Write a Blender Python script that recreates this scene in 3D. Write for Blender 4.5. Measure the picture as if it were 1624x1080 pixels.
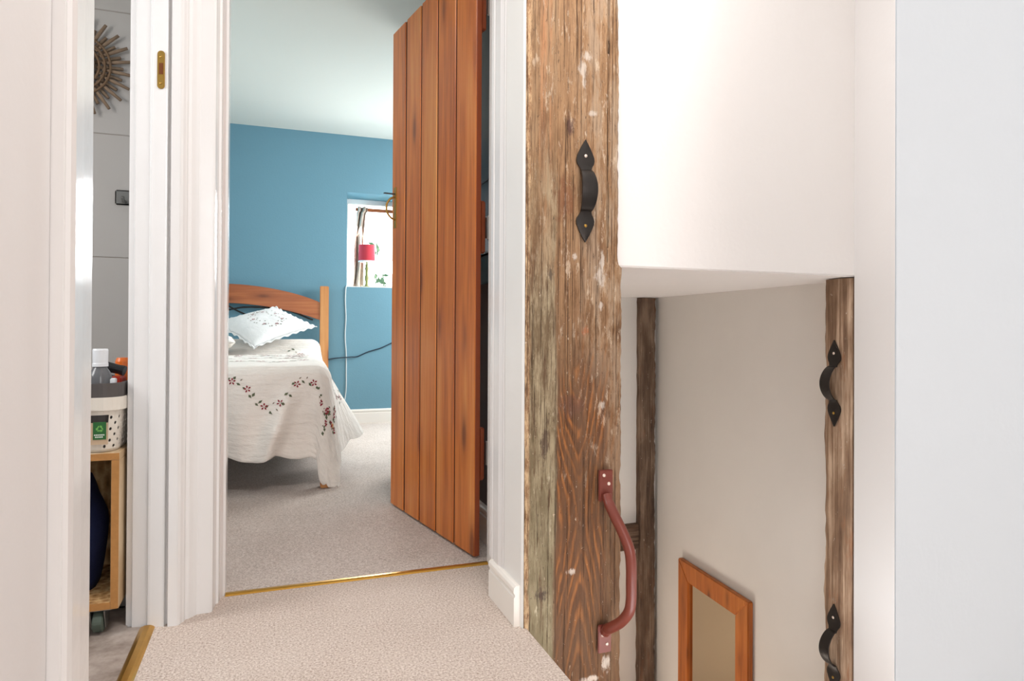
import bpy, bmesh, math, random
from mathutils import Vector, Matrix, noise as mn

random.seed(7)
scn = bpy.context.scene
for o in list(bpy.data.objects):
    bpy.data.objects.remove(o)
COL = scn.collection
PI = math.pi

# ------------------------------------------------------------------ camera
cd = bpy.data.cameras.new('camera')
cam = bpy.data.objects.new('camera', cd)
COL.objects.link(cam)
scn.camera = cam
yaw, pit, rol = math.radians(19.909), math.radians(.326), math.radians(.2816)
Fv = Vector((math.sin(yaw)*math.cos(pit), math.cos(yaw)*math.cos(pit), math.sin(pit)))
Rv = Vector((math.cos(yaw), -math.sin(yaw), 0))
Uv = Rv.cross(Fv)
R2 = Rv*math.cos(rol)+Uv*math.sin(rol)
U2 = Uv*math.cos(rol)-Rv*math.sin(rol)
cam.matrix_world = Matrix(((R2.x, U2.x, -Fv.x, 0), (R2.y, U2.y, -Fv.y, 0), (R2.z, U2.z, -Fv.z, .74), (0, 0, 0, 1)))
cd.sensor_width = 36
cd.lens = 1047.5/1624*36
cd.shift_y = -(540-515.7)/1624
cd.clip_start = .02

# ------------------------------------------------------------------ light
world = bpy.data.worlds.new('world')
scn.world = world
world.use_nodes = True
bg = world.node_tree.nodes['Background']
bg.inputs[0].default_value = (.93, .97, 1, 1)
bg.inputs[1].default_value = 5.5

def area(name, loc, aim, sx, sy, power, col, spread=180):
    l = bpy.data.lights.new(name, 'AREA')
    l.shape = 'RECTANGLE'
    l.size = sx
    l.size_y = sy
    l.energy = power
    l.color = col
    l.spread = math.radians(spread)
    o = bpy.data.objects.new(name, l)
    COL.objects.link(o)
    o.location = loc
    o.rotation_euler = (Vector(aim)-Vector(loc)).to_track_quat('-Z', 'Y').to_euler()
    return o
area('hall_ceiling_light', (.5, .98, 2.37), (.5, 1.0, 0), .6, .5, 16, (1, .985, .965))
area('hall_daylight', (.5, -3.75, 1.45), (.6, 1, 1.0), 1.8, 1.8, 58, (.97, .985, 1))
area('bedroom_side_daylight', (1.88, 4.55, 1.35), (-.4, 4.3, .5), 1.1, 1.1, 50, (1, .98, .96))
area('bedroom_back_daylight', (.78, 5.45, 1.45), (.3, 3.5, .1), .42, .6, 14, (.98, .98, 1))
area('bedroom_left_daylight', (-1.5, 3.6, 1.6), (.3, 3.4, .7), 1.0, 1.0, 15, (1, .98, .95))
area('bathroom_fill', (-1.5, 1.62, 1.45), (.6, 1.65, 1.0), .5, 1.0, 14, (1, .99, .98))  # unseen fill, added to brighten the doorway's right wall and the pine door
area('downstairs_light', (1.05, 2.45, -1.5), (1.75, 2.3, -.35), .4, .4, 3.6, (1, .90, .79), 125)

scn.view_settings.view_transform = 'Standard'
scn.view_settings.look = 'None'
scn.view_settings.exposure = 0.3
scn.view_settings.gamma = 1
scn.view_settings.use_curve_mapping = False

# ------------------------------------------------------------------ node helper
def srgb(r, g, b):
    f = lambda c: (c/12.92 if c <= .04045 else ((c+.055)/1.055)**2.4)
    return (f(r/255), f(g/255), f(b/255), 1)

class S:                                             # a node socket that understands arithmetic
    def __init__(s, t, k): s.t = t; s.k = k
    def _m(s, op, *a):
        n = s.t.nodes.new('ShaderNodeMath'); n.operation = op
        for i, v in enumerate((s,)+a):
            if isinstance(v, S): s.t.links.new(v.k, n.inputs[i])
            else: n.inputs[i].default_value = v
        return S(s.t, n.outputs[0])
    def __add__(s, o): return s._m('ADD', o)
    __radd__ = __add__
    def __sub__(s, o): return s._m('SUBTRACT', o)
    def __rsub__(s, o): return (s*-1)+o
    def __mul__(s, o): return s._m('MULTIPLY', o)
    __rmul__ = __mul__
    def __truediv__(s, o): return s._m('DIVIDE', o)
    def p(s, e): return s._m('POWER', e)
    def abs(s): return s._m('ABSOLUTE')
    def sqrt(s): return s._m('SQRT')
    def sin(s): return s._m('SINE')
    def fract(s): return s._m('FRACT')
    def mx(s, o): return s._m('MAXIMUM', o)
    def mn(s, o): return s._m('MINIMUM', o)
    def ss(s, a, b):                                 # smoothstep a..b (either order)
        n = s.t.nodes.new('ShaderNodeMapRange'); n.interpolation_type = 'SMOOTHSTEP'
        s.t.links.new(s.k, n.inputs[0])
        if a < b: n.inputs[1].default_value = a; n.inputs[2].default_value = b
        else:
            n.inputs[1].default_value = b; n.inputs[2].default_value = a
            n.inputs[3].default_value = 1; n.inputs[4].default_value = 0
        return S(s.t, n.outputs[0])

class Mat:
    def __init__(s, name, rough=.5, spec=.5):
        s.m = bpy.data.materials.new(name); s.m.use_nodes = True
        s.t = s.m.node_tree
        s.b = s.t.nodes['Principled BSDF']
        s.b.inputs['Roughness'].default_value = rough
        s.b.inputs['Specular IOR Level'].default_value = spec
        tc = s.t.nodes.new('ShaderNodeTexCoord')
        s.obj = tc.outputs['Object']
        s.uvo = tc.outputs['UV']
    def xyz(s, sock=None):
        n = s.t.nodes.new('ShaderNodeSeparateXYZ')
        s.t.links.new(sock or s.obj, n.inputs[0])
        return [S(s.t, o) for o in n.outputs]
    def vec(s, *a):
        n = s.t.nodes.new('ShaderNodeCombineXYZ')
        for i, v in enumerate(a):
            if isinstance(v, S): s.t.links.new(v.k, n.inputs[i])
            else: n.inputs[i].default_value = v
        return n.outputs[0]
    def noise(s, scale=(1, 1, 1), detail=4, rough=.55, vec=None, off=None):
        mp = s.t.nodes.new('ShaderNodeMapping')
        s.t.links.new(vec or s.obj, mp.inputs[0])
        mp.inputs['Scale'].default_value = scale
        if off is not None:
            if isinstance(off, (tuple, list)): mp.inputs['Location'].default_value = off
            else: s.t.links.new(off, mp.inputs['Location'])
        n = s.t.nodes.new('ShaderNodeTexNoise')
        n.inputs['Scale'].default_value = 1
        n.inputs['Detail'].default_value = detail
        n.inputs['Roughness'].default_value = rough
        s.t.links.new(mp.outputs[0], n.inputs[0])
        return S(s.t, n.outputs[0])
    def voro(s, scale, feature='F1', vec=None):
        n = s.t.nodes.new('ShaderNodeTexVoronoi')
        n.feature = feature
        mp = s.t.nodes.new('ShaderNodeMapping')
        s.t.links.new(vec or s.obj, mp.inputs[0])
        mp.inputs['Scale'].default_value = scale
        s.t.links.new(mp.outputs[0], n.inputs[0])
        n.inputs['Scale'].default_value = 1
        return S(s.t, n.outputs[0])
    def mix(s, f, a, b):
        n = s.t.nodes.new('ShaderNodeMix'); n.data_type = 'RGBA'
        for i, v in ((0, f), (6, a), (7, b)):
            if isinstance(v, S): s.t.links.new(v.k, n.inputs[i])
            elif hasattr(v, 'is_linked'): s.t.links.new(v, n.inputs[i])
            else: n.inputs[i].default_value = v
        return n.outputs[2]
    def ramp(s, f, stops):
        n = s.t.nodes.new('ShaderNodeValToRGB')
        s.t.links.new(f.k, n.inputs[0])
        e = n.color_ramp.elements
        while len(e) < len(stops): e.new(.5)
        for x, (p, c) in zip(e, stops): x.position = p; x.color = c
        return n.outputs[0]
    def color(s, c):
        if isinstance(c, tuple): s.b.inputs['Base Color'].default_value = c
        else: s.t.links.new(c, s.b.inputs['Base Color'])
        return s
    def rough(s, f): s.t.links.new(f.k, s.b.inputs['Roughness']); return s
    def bump(s, f, dist=.001, strength=1):
        n = s.t.nodes.new('ShaderNodeBump')
        n.inputs['Distance'].default_value = dist
        n.inputs['Strength'].default_value = strength
        s.t.links.new(f.k, n.inputs['Height'])
        s.t.links.new(n.outputs[0], s.b.inputs['Normal'])
        return s
    def rnd(s):
        n = s.t.nodes.new('ShaderNodeObjectInfo')
        return S(s.t, n.outputs['Random'])

def simple(name, rgb, rough=.5, spec=.5, metal=0, var=.04, vs=6, bump=0, bs=300):
    m = Mat(name, rough, spec)
    c = srgb(*rgb)
    d = tuple(max(0, x*(1-var*3)) for x in c[:3])+(1,)
    m.color(m.mix(m.noise((vs,)*3, 3).ss(.3, .7), c, tuple(min(1, x*(1+var)) for x in c[:3])+(1,)) if var else c)
    if bump: m.bump(m.noise((bs,)*3, 2), bump, .6)
    m.b.inputs['Metallic'].default_value = metal
    return m.m

# ------------------------------------------------------------------ materials
M = {}
M['hall_wall'] = simple('hall_wall_paint', (246, 240, 236), .8, .2, var=.015, vs=2, bump=.0015, bs=60)
M['left_wall'] = simple('off_white_wall_paint', (226, 222, 220), .8, .2, var=.012, vs=2, bump=.0006, bs=60)
M['plaster'] = simple('old_cream_plaster', (235, 229, 222), .85, .2, var=.03, vs=3, bump=.004, bs=9)
M['cool_wall'] = simple('white_wall_paint', (223, 231, 237), .8, .2, var=.01, vs=2, bump=.001, bs=50)
M['gloss'] = simple('white_gloss_paint', (229, 226, 224), .16, .5, var=.012, vs=5, bump=.0008, bs=25)
M['satin'] = simple('white_satin_paint', (238, 236, 232), .35, .4, var=.01, vs=5, bump=.0005, bs=40)
M['skirt'] = simple('white_skirting_paint', (240, 234, 226), .3, .4, var=.01, vs=5)
M['blue'] = simple('blue_wall_paint', (108, 149, 166), .75, .25, var=.02, vs=2, bump=.001, bs=80)
M['bed_ceiling'] = simple('ceiling_paint', (214, 219, 213), .85, .2, var=.01, vs=2)
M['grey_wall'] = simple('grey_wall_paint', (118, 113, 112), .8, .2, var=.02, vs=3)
M['grout'] = simple('tile_grout', (150, 140, 130), .9, .1, var=.02)
M['tile'] = simple('pale_wall_tile', (178, 171, 165), .28, .4, var=.02, vs=(2.0))
M['iron'] = simple('black_iron', (46, 41, 38), .42, .5, metal=.55, var=.1, vs=40, bump=.0008, bs=120)
M['red_rail'] = simple('red_brown_enamel', (112, 52, 40), .33, .5, var=.03, vs=20)
M['screw'] = simple('pale_screw', (225, 205, 190), .35, .5, metal=.4, var=.05, vs=90)
M['brass'] = simple('brass', (196, 150, 68), .28, .5, metal=.9, var=.08, vs=30)
M['old_brass'] = simple('old_brass', (170, 132, 62), .35, .5, metal=.75, var=.14, vs=90, bump=.0006, bs=150)
M['brass_dark'] = simple('tarnished_brass', (112, 62, 28), .5, .4, metal=.4, var=.1, vs=80)
M['chrome'] = simple('brushed_steel', (150, 148, 144), .3, .5, metal=.9, var=.04, vs=30)
M['black'] = simple('black_panel', (30, 29, 30), .35, .4, var=.03, vs=5)
M['cable_white'] = simple('white_cable', (205, 214, 216), .4, .4, var=0)
M['cable_black'] = simple('dark_cable', (38, 52, 66), .4, .4, var=0)
M['plastic_white'] = simple('cream_plastic', (226, 218, 206), .35, .5, var=.01, vs=20)
M['plastic_grey'] = simple('charcoal_plastic', (82, 76, 74), .45, .4, var=.02, vs=20)
M['cap'] = simple('white_cap', (225, 226, 228), .3, .5, var=0)
M['green'] = simple('green_label', (42, 98, 48), .4, .4, var=.02)
M['light_green'] = simple('pale_green_print', (120, 180, 90), .4, .4, var=0)
M['white_print'] = simple('white_print', (220, 228, 215), .4, .4, var=0)
M['card'] = simple('brown_card', (196, 170, 142), .8, .2, var=.04, vs=40)
M['red'] = simple('red_plastic', (180, 48, 26), .35, .5, var=.03)
M['orange'] = simple('orange_plastic', (228, 110, 30), .35, .5, var=.03)
M['navy'] = simple('navy_fabric', (30, 37, 72), .9, .2, var=.12, vs=14, bump=.002, bs=200)
M['hook'] = simple('satin_grey_metal', (112, 110, 106), .45, .4, metal=.3, var=.03)
M['rubber'] = simple('grey_rubber', (82, 92, 82), .6, .3, var=.05, vs=20)
M['lampshade'] = simple('pink_red_shade', (190, 62, 74), .8, .2, var=.03, vs=20)
M['lamp_green'] = simple('olive_ceramic', (120, 122, 62), .3, .5, var=.08, vs=60)
M['slat'] = simple('grey_bed_rail', (128, 124, 122), .5, .4, var=.05, vs=8)
M['leafprint'] = simple('green_thread', (98, 104, 80), .8, .2, var=.1, vs=120)
M['redprint'] = simple('red_thread', (142, 52, 62), .8, .2, var=.1, vs=120)
M['brownprint'] = simple('brown_thread', (128, 112, 96), .8, .2, var=.1, vs=120)
M['foliage'] = simple('garden_leaf', (96, 116, 84), .7, .3, var=.1, vs=20)
M['stick'] = simple('driftwood_stick', (134, 112, 92), .8, .2, var=.16, vs=25, bump=.001, bs=60)
M['stick_dark'] = simple('cane_ring', (108, 84, 62), .7, .3, var=.16, vs=35)

def carpet(name, a, b, c):
    m = Mat(name, .95, .1)
    n1 = m.noise((190, 190, 190), 3, .6)
    n2 = m.noise((430, 430, 430), 2, .5)
    n3 = m.noise((3, 3, 3), 3)
    f = (n1*.55+n2*.35+n3*.1)
    m.color(m.ramp(f, [(.36, srgb(*a)), (.5, srgb(*b)), (.63, srgb(*c))]))
    m.bump(n1*.5+n2*.7, .004, .8)
    return m.m
M['carpet_hall'] = carpet('beige_flecked_carpet', (158, 136, 123), (210, 194, 182), (238, 226, 217))
M['carpet_bed'] = carpet('grey_beige_carpet', (164, 150, 140), (210, 198, 189), (234, 225, 218))
m = Mat('grey_vinyl_floor', .45, .4)
m.color(m.ramp(m.noise((9, 9, 9), 8, .7), [(.35, srgb(132, 118, 108)), (.55, srgb(172, 158, 148)), (.7, srgb(192, 182, 174))]))
M['vinyl'] = m.m

# old post: long grain, nested arches of the growth rings, a greenish worn band on the left and plaster flecks
def old_post():
    m = Mat('old_weathered_timber', .62, .3)
    x, y, z = m.xyz()
    warp = m.noise((6, 6, 1.8), 3)-.5
    warp2 = m.noise((38, 38, 6), 4)-.5
    warp3 = m.noise((14, 14, 3.5), 3, off=(2, 6, 1))-.5
    dx = x-.738+warp*.06+warp2*.010
    dz = z-.262+warp*.16+warp3*.05
    F = (dz*dz+.006).sqrt()-(dx*dx+.00006).sqrt()*5.0+warp*.24+warp3*.14+warp2*.02
    ph = F*12
    rings = ph.fract()
    line = rings.ss(.30, .66)*rings.ss(.98, .74)*(warp3*2.4+.85).mx(.15).mn(1.0)
    line2 = ((F*74).sin()*.5+.5)*((F*21+warp2*9).sin()*.5+.5)
    streak = m.noise((120, 120, 2.5), 5, .65)
    fine = m.noise((420, 420, 9), 4, .7)
    blot = m.noise((11, 11, 3.5), 4, .6)
    mid = m.noise((30, 30, 7), 5, .7, off=(8, 3, 5))
    speck = m.noise((95, 95, 38), 4, .72)
    ringzone = (z+warp3*.5).ss(.80, .50)*x.ss(.667, .677)*((x+warp3*.04).ss(.826, .80)*.75+.25)
    base = m.mix((streak*.6+mid*.8-.2).ss(.32, .70), srgb(108, 76, 50), srgb(196, 158, 118))
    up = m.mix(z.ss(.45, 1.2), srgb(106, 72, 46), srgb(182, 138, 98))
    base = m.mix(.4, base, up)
    # orange worn stripe in the upper left and grey bleached band to the right
    sx = x+warp2*.012
    base = m.mix(sx.ss(.618, .628)*sx.ss(.664, .650)*z.ss(.75, 1.15)*(streak.ss(.36, .64)*.6), base, srgb(206, 138, 92))
    base = m.mix(x.ss(.70, .78)*z.ss(.1, .6)*mid.ss(.42, .62)*.55, base, srgb(212, 190, 164))
    ringcol = m.mix(line, srgb(94, 56, 30), srgb(182, 114, 58))
    ringcol = m.mix(line2*.55, ringcol, srgb(136, 92, 56))
    ringcol = m.mix(streak.ss(.5, .68)*.5, ringcol, srgb(92, 62, 42))
    ringcol = m.mix(mid.ss(.46, .66)*.7, ringcol, srgb(84, 54, 34))
    ringcol = m.mix(fine.ss(.5, .7)*.35, ringcol, srgb(150, 104, 64))
    base = m.mix(ringzone*.86, base, ringcol)
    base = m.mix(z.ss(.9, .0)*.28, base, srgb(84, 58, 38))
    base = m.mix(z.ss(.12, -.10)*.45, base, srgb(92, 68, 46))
    base = m.mix(mid.ss(.46, .62)*.35, base, srgb(112, 80, 56))
    base = m.mix(m.noise((60, 60, 3), 4, .6).ss(.56, .7)*.55, base, srgb(104, 72, 50))
    base = m.mix(m.noise((48, 48, 14), 5, .75, off=(3, 1, 2)).ss(.56, .66)*z.ss(.1, .7)*.55, base, srgb(228, 206, 180))
    # worn green-grey band on the left
    gx = x+(blot-.5)*.03+(streak-.5)*.008
    gmask = gx.ss(.674, .664)*((z+(blot-.5)*.8).ss(1.25, .8)*.8+.2)
    gcol = m.mix(mid.ss(.38, .62), srgb(118, 98, 72), srgb(176, 158, 128))
    gcol = m.mix(z.ss(.75, .1)*.55, gcol, srgb(130, 122, 94))
    gcol = m.mix(m.noise((55, 55, 5), 5, .75, off=(7, 2, 1)).ss(.54, .64)*.8, gcol, srgb(96, 70, 48))
    gcol = m.mix(m.noise((70, 70, 14), 5, .75, off=(2, 9, 4)).ss(.60, .68)*.7, gcol, srgb(206, 192, 164))
    base = m.mix(gmask, base, gcol)
    seam = (x-.670+(warp2*.006)).abs().ss(.0035, .0005)*z.ss(1.0, .7)
    base = m.mix(seam*.5, base, srgb(70, 50, 34))
    ed = (x+(m.noise((30, 30, 14), 4)-.5)*.02).ss(.603, .596)
    ecol = m.mix(m.noise((90, 90, 30), 5, .8).ss(.40, .60), srgb(150, 104, 68), srgb(222, 186, 144))
    base = m.mix(ed*.7, base, ecol)
    # knots and dark spots
    def spot(cx, cz, rx, rz, col, k, base):
        e = (((x-cx)/rx).p(2)+((z-cz)/rz).p(2)).sqrt()+(speck-.5)*2.6+(mid-.5)*1.5
        return m.mix(e.ss(1.0, .35)*k, base, col)
    base = spot(.706, 1.255, .014, .035, srgb(86, 56, 52), .8, base)
    base = spot(.634, .080, .022, .022, srgb(66, 52, 48), .8, base)
    base = spot(.640, .46, .014, .07, srgb(78, 56, 48), .7, base)
    base = spot(.655, .875, .006, .03, srgb(70, 60, 54), .7, base)
    base = spot(.715, .545, .05, .035, srgb(112, 76, 60), .6, base)
    base = spot(.69, 1.07, .035, .06, srgb(128, 72, 44), .5, base)
    base = spot(.752, .735, .012, .016, srgb(176, 102, 62), .6, base)
    # plaster left on the timber
    for cx, cz, rx, rz in ((.758, 1.44, .014, .012), (.742, 1.405, .012, .022), (.746, 1.37, .008, .012), (.770, 1.295, .014, .008),
                           (.792, .880, .017, .026), (.80, .915, .006, .02), (.722, .925, .008, .008), (.795, .80, .006, .01),
                           (.715, .125, .012, .008), (.815, -.125, .010, .022), (.77, -.155, .03, .008), (.80, .545, .01, .01)):
        base = spot(cx, cz, rx*1.25, rz*1.25, srgb(214, 200, 186), .8, base)
    dk2 = m.noise((240, 240, 14), 4, .7, off=(4, 2, 7)).ss(.50, .66)
    base = m.mix(dk2*.55, base, srgb(88, 60, 40))
    crack = m.noise((210, 210, 1.6), 4, .6, off=(6, 6, 2)).ss(.585, .64)
    base = m.mix(crack*.6, base, srgb(70, 46, 32))
    fl = m.noise((130, 130, 52), 4, .75, off=(1, 5, 3)).ss(.655, .70)
    base = m.mix(fl*.8, base, srgb(226, 202, 174))
    dk = m.noise((170, 170, 50), 4, .7, off=(9, 5, 3)).ss(.62, .70)
    base = m.mix(dk*.7, base, srgb(58, 40, 30))
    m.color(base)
    m.rough(streak*.25+.48)
    m.bump(streak*.6+fine*.3+fl*.4+line*ringzone*.35-crack*.6, .0045, .9)
    return m.m
M['post'] = old_post()

def stud_mat(name, a, b, c, orange=.4):
    m = Mat(name, .7, .25)
    st = m.noise((90, 90, 3), 5, .65)
    bl = m.noise((14, 14, 4), 4, .6)
    f = st*.6+bl*.5-.05
    base = m.ramp(f, [(.33, srgb(*a)), (.5, srgb(*b)), (.66, srgb(*c))])
    base = m.mix(m.noise((30, 30, 5), 4, .7, off=(4, 4, 4)).ss(.58, .68)*orange, base, srgb(150, 92, 58))
    fl = m.noise((80, 80, 30), 4, .75, off=(1, 7, 3)).ss(.655, .70)
    base = m.mix(fl*.8, base, srgb(214, 196, 178))
    m.color(base)
    m.bump(st+fl*.4, .004, .8)
    return m.m
M['stud'] = stud_mat('weathered_stud', (84, 60, 46), (146, 116, 92), (204, 176, 150))
M['stud_dark'] = stud_mat('dark_old_stud', (58, 42, 34), (108, 86, 70), (152, 128, 108), .2)

def pine(name, dark, mid, light, axis=2, knots=((.3, .3),), bscale=1, rough=.38):
    m = Mat(name, rough, .45)
    x, y, z = m.xyz()
    r = m.rnd()
    off = m.vec(r*13, r*37, r*11)
    s = [26*bscale]*3; s[axis] = 1.3*bscale
    st = m.noise(tuple(s), 5, .62, off=off)
    s2 = [150*bscale]*3; s2[axis] = 4*bscale
    fi = m.noise(tuple(s2), 3, .6, off=off)
    s3 = [6*bscale]*3; s3[axis] = 1.2*bscale
    bl = m.noise(tuple(s3), 3, .5, off=off)
    f = st*.55+fi*.2+bl*.4-.08
    base = m.ramp(f, [(.32, srgb(*dark)), (.5, srgb(*mid)), (.68, srgb(*light))])
    s4 = [9*bscale]*3; s4[axis] = 2.6*bscale
    vo = m.t.nodes.new('ShaderNodeTexVoronoi')
    mp = m.t.nodes.new('ShaderNodeMapping')
    m.t.links.new(m.obj, mp.inputs[0]); mp.inputs['Scale'].default_value = s4
    m.t.links.new(off, mp.inputs['Location'])
    m.t.links.new(mp.outputs[0], vo.inputs[0]); vo.inputs['Scale'].default_value = 1
    k = S(m.t, vo.outputs[0])
    base = m.mix((k+(bl-.5)*.12).ss(.21, .06)*.85, base, srgb(62, 32, 18))
    base = m.mix(k.ss(.38, .14)*.45, base, srgb(*dark))
    m.color(base)
    m.bump(st+fi*.4, .0008, .5)
    return m.m
M['door_pine'] = pine('stained_pine_boards', (176, 88, 36), (224, 130, 54), (240, 164, 88))
M['door_edge'] = simple('varnished_door_edge', (150, 74, 42), .3, .5, var=.08, vs=14)
M['tongue'] = simple('dark_groove', (84, 44, 22), .6, .3, var=.06, vs=14)  # tongue coloured darker than the boards so the joints read as lines
M['bed_pine'] = pine('honey_pine', (132, 66, 32), (170, 94, 50), (192, 120, 70), axis=0)
M['bed_post_pine'] = pine('honey_pine_upright', (176, 106, 54), (206, 140, 80), (222, 164, 104), axis=2)
M['frame_pine'] = pine('orange_pine', (150, 78, 28), (192, 108, 44), (214, 134, 62), axis=2, bscale=1.4)
M['osb_edge'] = simple('board_edge', (176, 126, 74), .8, .2, var=.14, vs=60)
m = Mat('pressed_strand_board', .8, .2)
v = m.voro((60, 60, 22)); n = m.noise((40, 40, 40), 5, .7)
m.color(m.ramp(v*.6+n*.6, [(.3, srgb(120, 84, 50)), (.55, srgb(176, 134, 86)), (.8, srgb(212, 178, 130))]))
m.bump(v, .002, .6)
M['osb'] = m.m
m = Mat('pale_plywood', .7, .2)
n = m.noise((30, 4, 4), 4)
m.color(m.ramp(n, [(.35, srgb(196, 164, 124)), (.6, srgb(224, 200, 166))]))
M['ply'] = m.m

def cloth(name, rgb, quilt=True):
    m = Mat(name, .9, .15)
    m.b.inputs['Sheen Weight'].default_value = .2
    c = srgb(*rgb)
    m.color(m.mix(m.noise((5, 5, 5), 3).ss(.35, .7), c, tuple(t*.93 for t in c[:3])+(1,)))
    if quilt:
        u, v_, _ = m.xyz(m.uvo)
        n = m.noise((14, 40, 1), 4, .6, vec=m.uvo)
        d = ((v_*140+n*3).sin()*.5+.5).p(3)
        big = m.noise((22, 60, 1), 4, .6, vec=m.uvo)
        m.bump(d*.25+big*1.2, .012, .55)
    else:
        m.bump(m.noise((30, 30, 30), 4), .006, .5)
    return m.m
M['spread'] = cloth('cream_quilted_cotton', (242, 235, 226))
M['cushion'] = cloth('white_cotton', (222, 221, 219), False)
M['curtain'] = simple('patterned_curtain', (176, 160, 146), .9, .2, var=.25, vs=30)

def glassmat():
    m = Mat('clear_glass', .02, .5)
    m.b.inputs['Transmission Weight'].default_value = 1
    m.b.inputs['IOR'].default_value = 1.02
    m.b.inputs['Base Color'].default_value = (1, 1, 1, 1)
    return m.m
M['glass'] = glassmat()
m = Mat('mirror_glass', .02, .5); m.b.inputs['Metallic'].default_value = 1
m.color(srgb(212, 196, 168)); M['mirror'] = m.m
m = Mat('grey_translucent_plastic', .2, .5); m.color(srgb(98, 98, 100)); m.b.inputs['Alpha'].default_value = 1
M['bottle'] = m.m

# ------------------------------------------------------------------ mesh helpers
def link(name, me, mat, parent=None):
    o = bpy.data.objects.new(name, me)
    COL.objects.link(o)
    if mat: me.materials.append(mat if not isinstance(mat, str) else M[mat])
    if parent: o.parent = parent
    return o
def done(name, bm, mat, parent=None, smooth=False, bev=0, seg=2):
    bmesh.ops.remove_doubles(bm, verts=bm.verts, dist=1e-6)
    if bev:
        es = [e for e in bm.edges if len(e.link_faces) == 2 and e.calc_face_angle(0) > .6]
        bmesh.ops.bevel(bm, geom=es, offset=bev, segments=seg, affect='EDGES', clamp_overlap=True)
    bmesh.ops.recalc_face_normals(bm, faces=bm.faces)
    me = bpy.data.meshes.new(name)
    bm.to_mesh(me); bm.free()
    if smooth:
        for p in me.polygons: p.use_smooth = True
    return link(name, me, mat, parent)
def box(bm, a, b, mt=None):
    vs = [Vector((x, y, z)) for x in (a[0], b[0]) for y in (a[1], b[1]) for z in (a[2], b[2])]
    if mt: vs = [mt@v for v in vs]
    v = [bm.verts.new(p) for p in vs]
    for f in ((0, 1, 3, 2), (4, 6, 7, 5), (0, 4, 5, 1), (2, 3, 7, 6), (0, 2, 6, 4), (1, 5, 7, 3)):
        bm.faces.new([v[i] for i in f])
def bx(name, a, b, mat, parent=None, bev=0, mt=None):
    bm = bmesh.new(); box(bm, a, b, mt)
    return done(name, bm, mat, parent, bev=bev)
def prism(bm, pts, z0, z1, mt=None):                   # closed outline (x, y) extruded in z
    n = len(pts)
    lo = [bm.verts.new((mt@Vector((x, y, z0))) if mt else (x, y, z0)) for x, y in pts]
    hi = [bm.verts.new((mt@Vector((x, y, z1))) if mt else (x, y, z1)) for x, y in pts]
    bm.faces.new(lo[::-1]); bm.faces.new(hi)
    for i in range(n):
        j = (i+1) % n
        bm.faces.new((lo[i], lo[j], hi[j], hi[i]))
def frame_of(t):
    t = t.normalized()
    a = Vector((0, 0, 1)) if abs(t.z) < .9 else Vector((0, 1, 0))
    n = t.cross(a).normalized()
    return n, t.cross(n)
def tube(bm, pts, r, n=10, cap=True):
    pts = [Vector(p) for p in pts]
    rs = r if isinstance(r, (list, tuple)) else [r]*len(pts)
    rings = []
    N = None
    for i, p in enumerate(pts):
        t = (pts[min(i+1, len(pts)-1)]-pts[max(i-1, 0)]).normalized()
        if N is None: N, B = frame_of(t)
        else:
            N = (N-t*N.dot(t)).normalized(); B = t.cross(N)
        rings.append([bm.verts.new(p+(N*math.cos(2*PI*k/n)+B*math.sin(2*PI*k/n))*rs[i]) for k in range(n)])
    for a, b in zip(rings, rings[1:]):
        for k in range(n):
            bm.faces.new((a[k], a[(k+1) % n], b[(k+1) % n], b[k]))
    if cap:
        bm.faces.new(rings[0][::-1]); bm.faces.new(rings[-1])
def lathe(bm, prof, c, n=24, mt=None):
    rings = []
    for r, z in prof:
        rings.append([bm.verts.new((mt or Matrix())@Vector((c[0]+r*math.cos(2*PI*k/n), c[1]+r*math.sin(2*PI*k/n), c[2]+z))) for k in range(n)])
    for a, b in zip(rings, rings[1:]):
        for k in range(n):
            bm.faces.new((a[k], a[(k+1) % n], b[(k+1) % n], b[k]))
    if prof[0][0] > 1e-5: bm.faces.new(rings[0][::-1])
    if prof[-1][0] > 1e-5: bm.faces.new(rings[-1])
def smooth_path(pts, k=8):
    P = [Vector(p) for p in pts]; P = [P[0]*2-P[1]]+P+[P[-1]*2-P[-2]]
    out = []
    for i in range(1, len(P)-2):
        for j in range(k):
            t = j/k
            a, b, c, d = P[i-1], P[i], P[i+1], P[i+2]
            out.append(.5*((2*b)+(c-a)*t+(2*a-5*b+4*c-d)*t*t+(3*b-a-3*c+d)*t**3))
    out.append(P[-2])
    return out
def tag(o, label, cat=None, kind=None, group=None):
    if label: o['label'] = label
    if cat: o['category'] = cat
    if kind: o['kind'] = kind
    if group: o['group'] = group
    return o
def struct(o, label, cat): return tag(o, label, cat, 'structure')
def empty(name, loc, label, cat, group=None, rz=0):
    o = bpy.data.objects.new(name, None)
    COL.objects.link(o); o.location = loc; o.rotation_euler = (0, 0, rz)
    o.empty_display_size = .05
    return tag(o, label, cat, None, group)
def under(o, root):                                    # parent a part built in world coordinates
    o.parent = root
    bpy.context.view_layer.update()
    o.matrix_parent_inverse = root.matrix_world.inverted()
    return o

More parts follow.
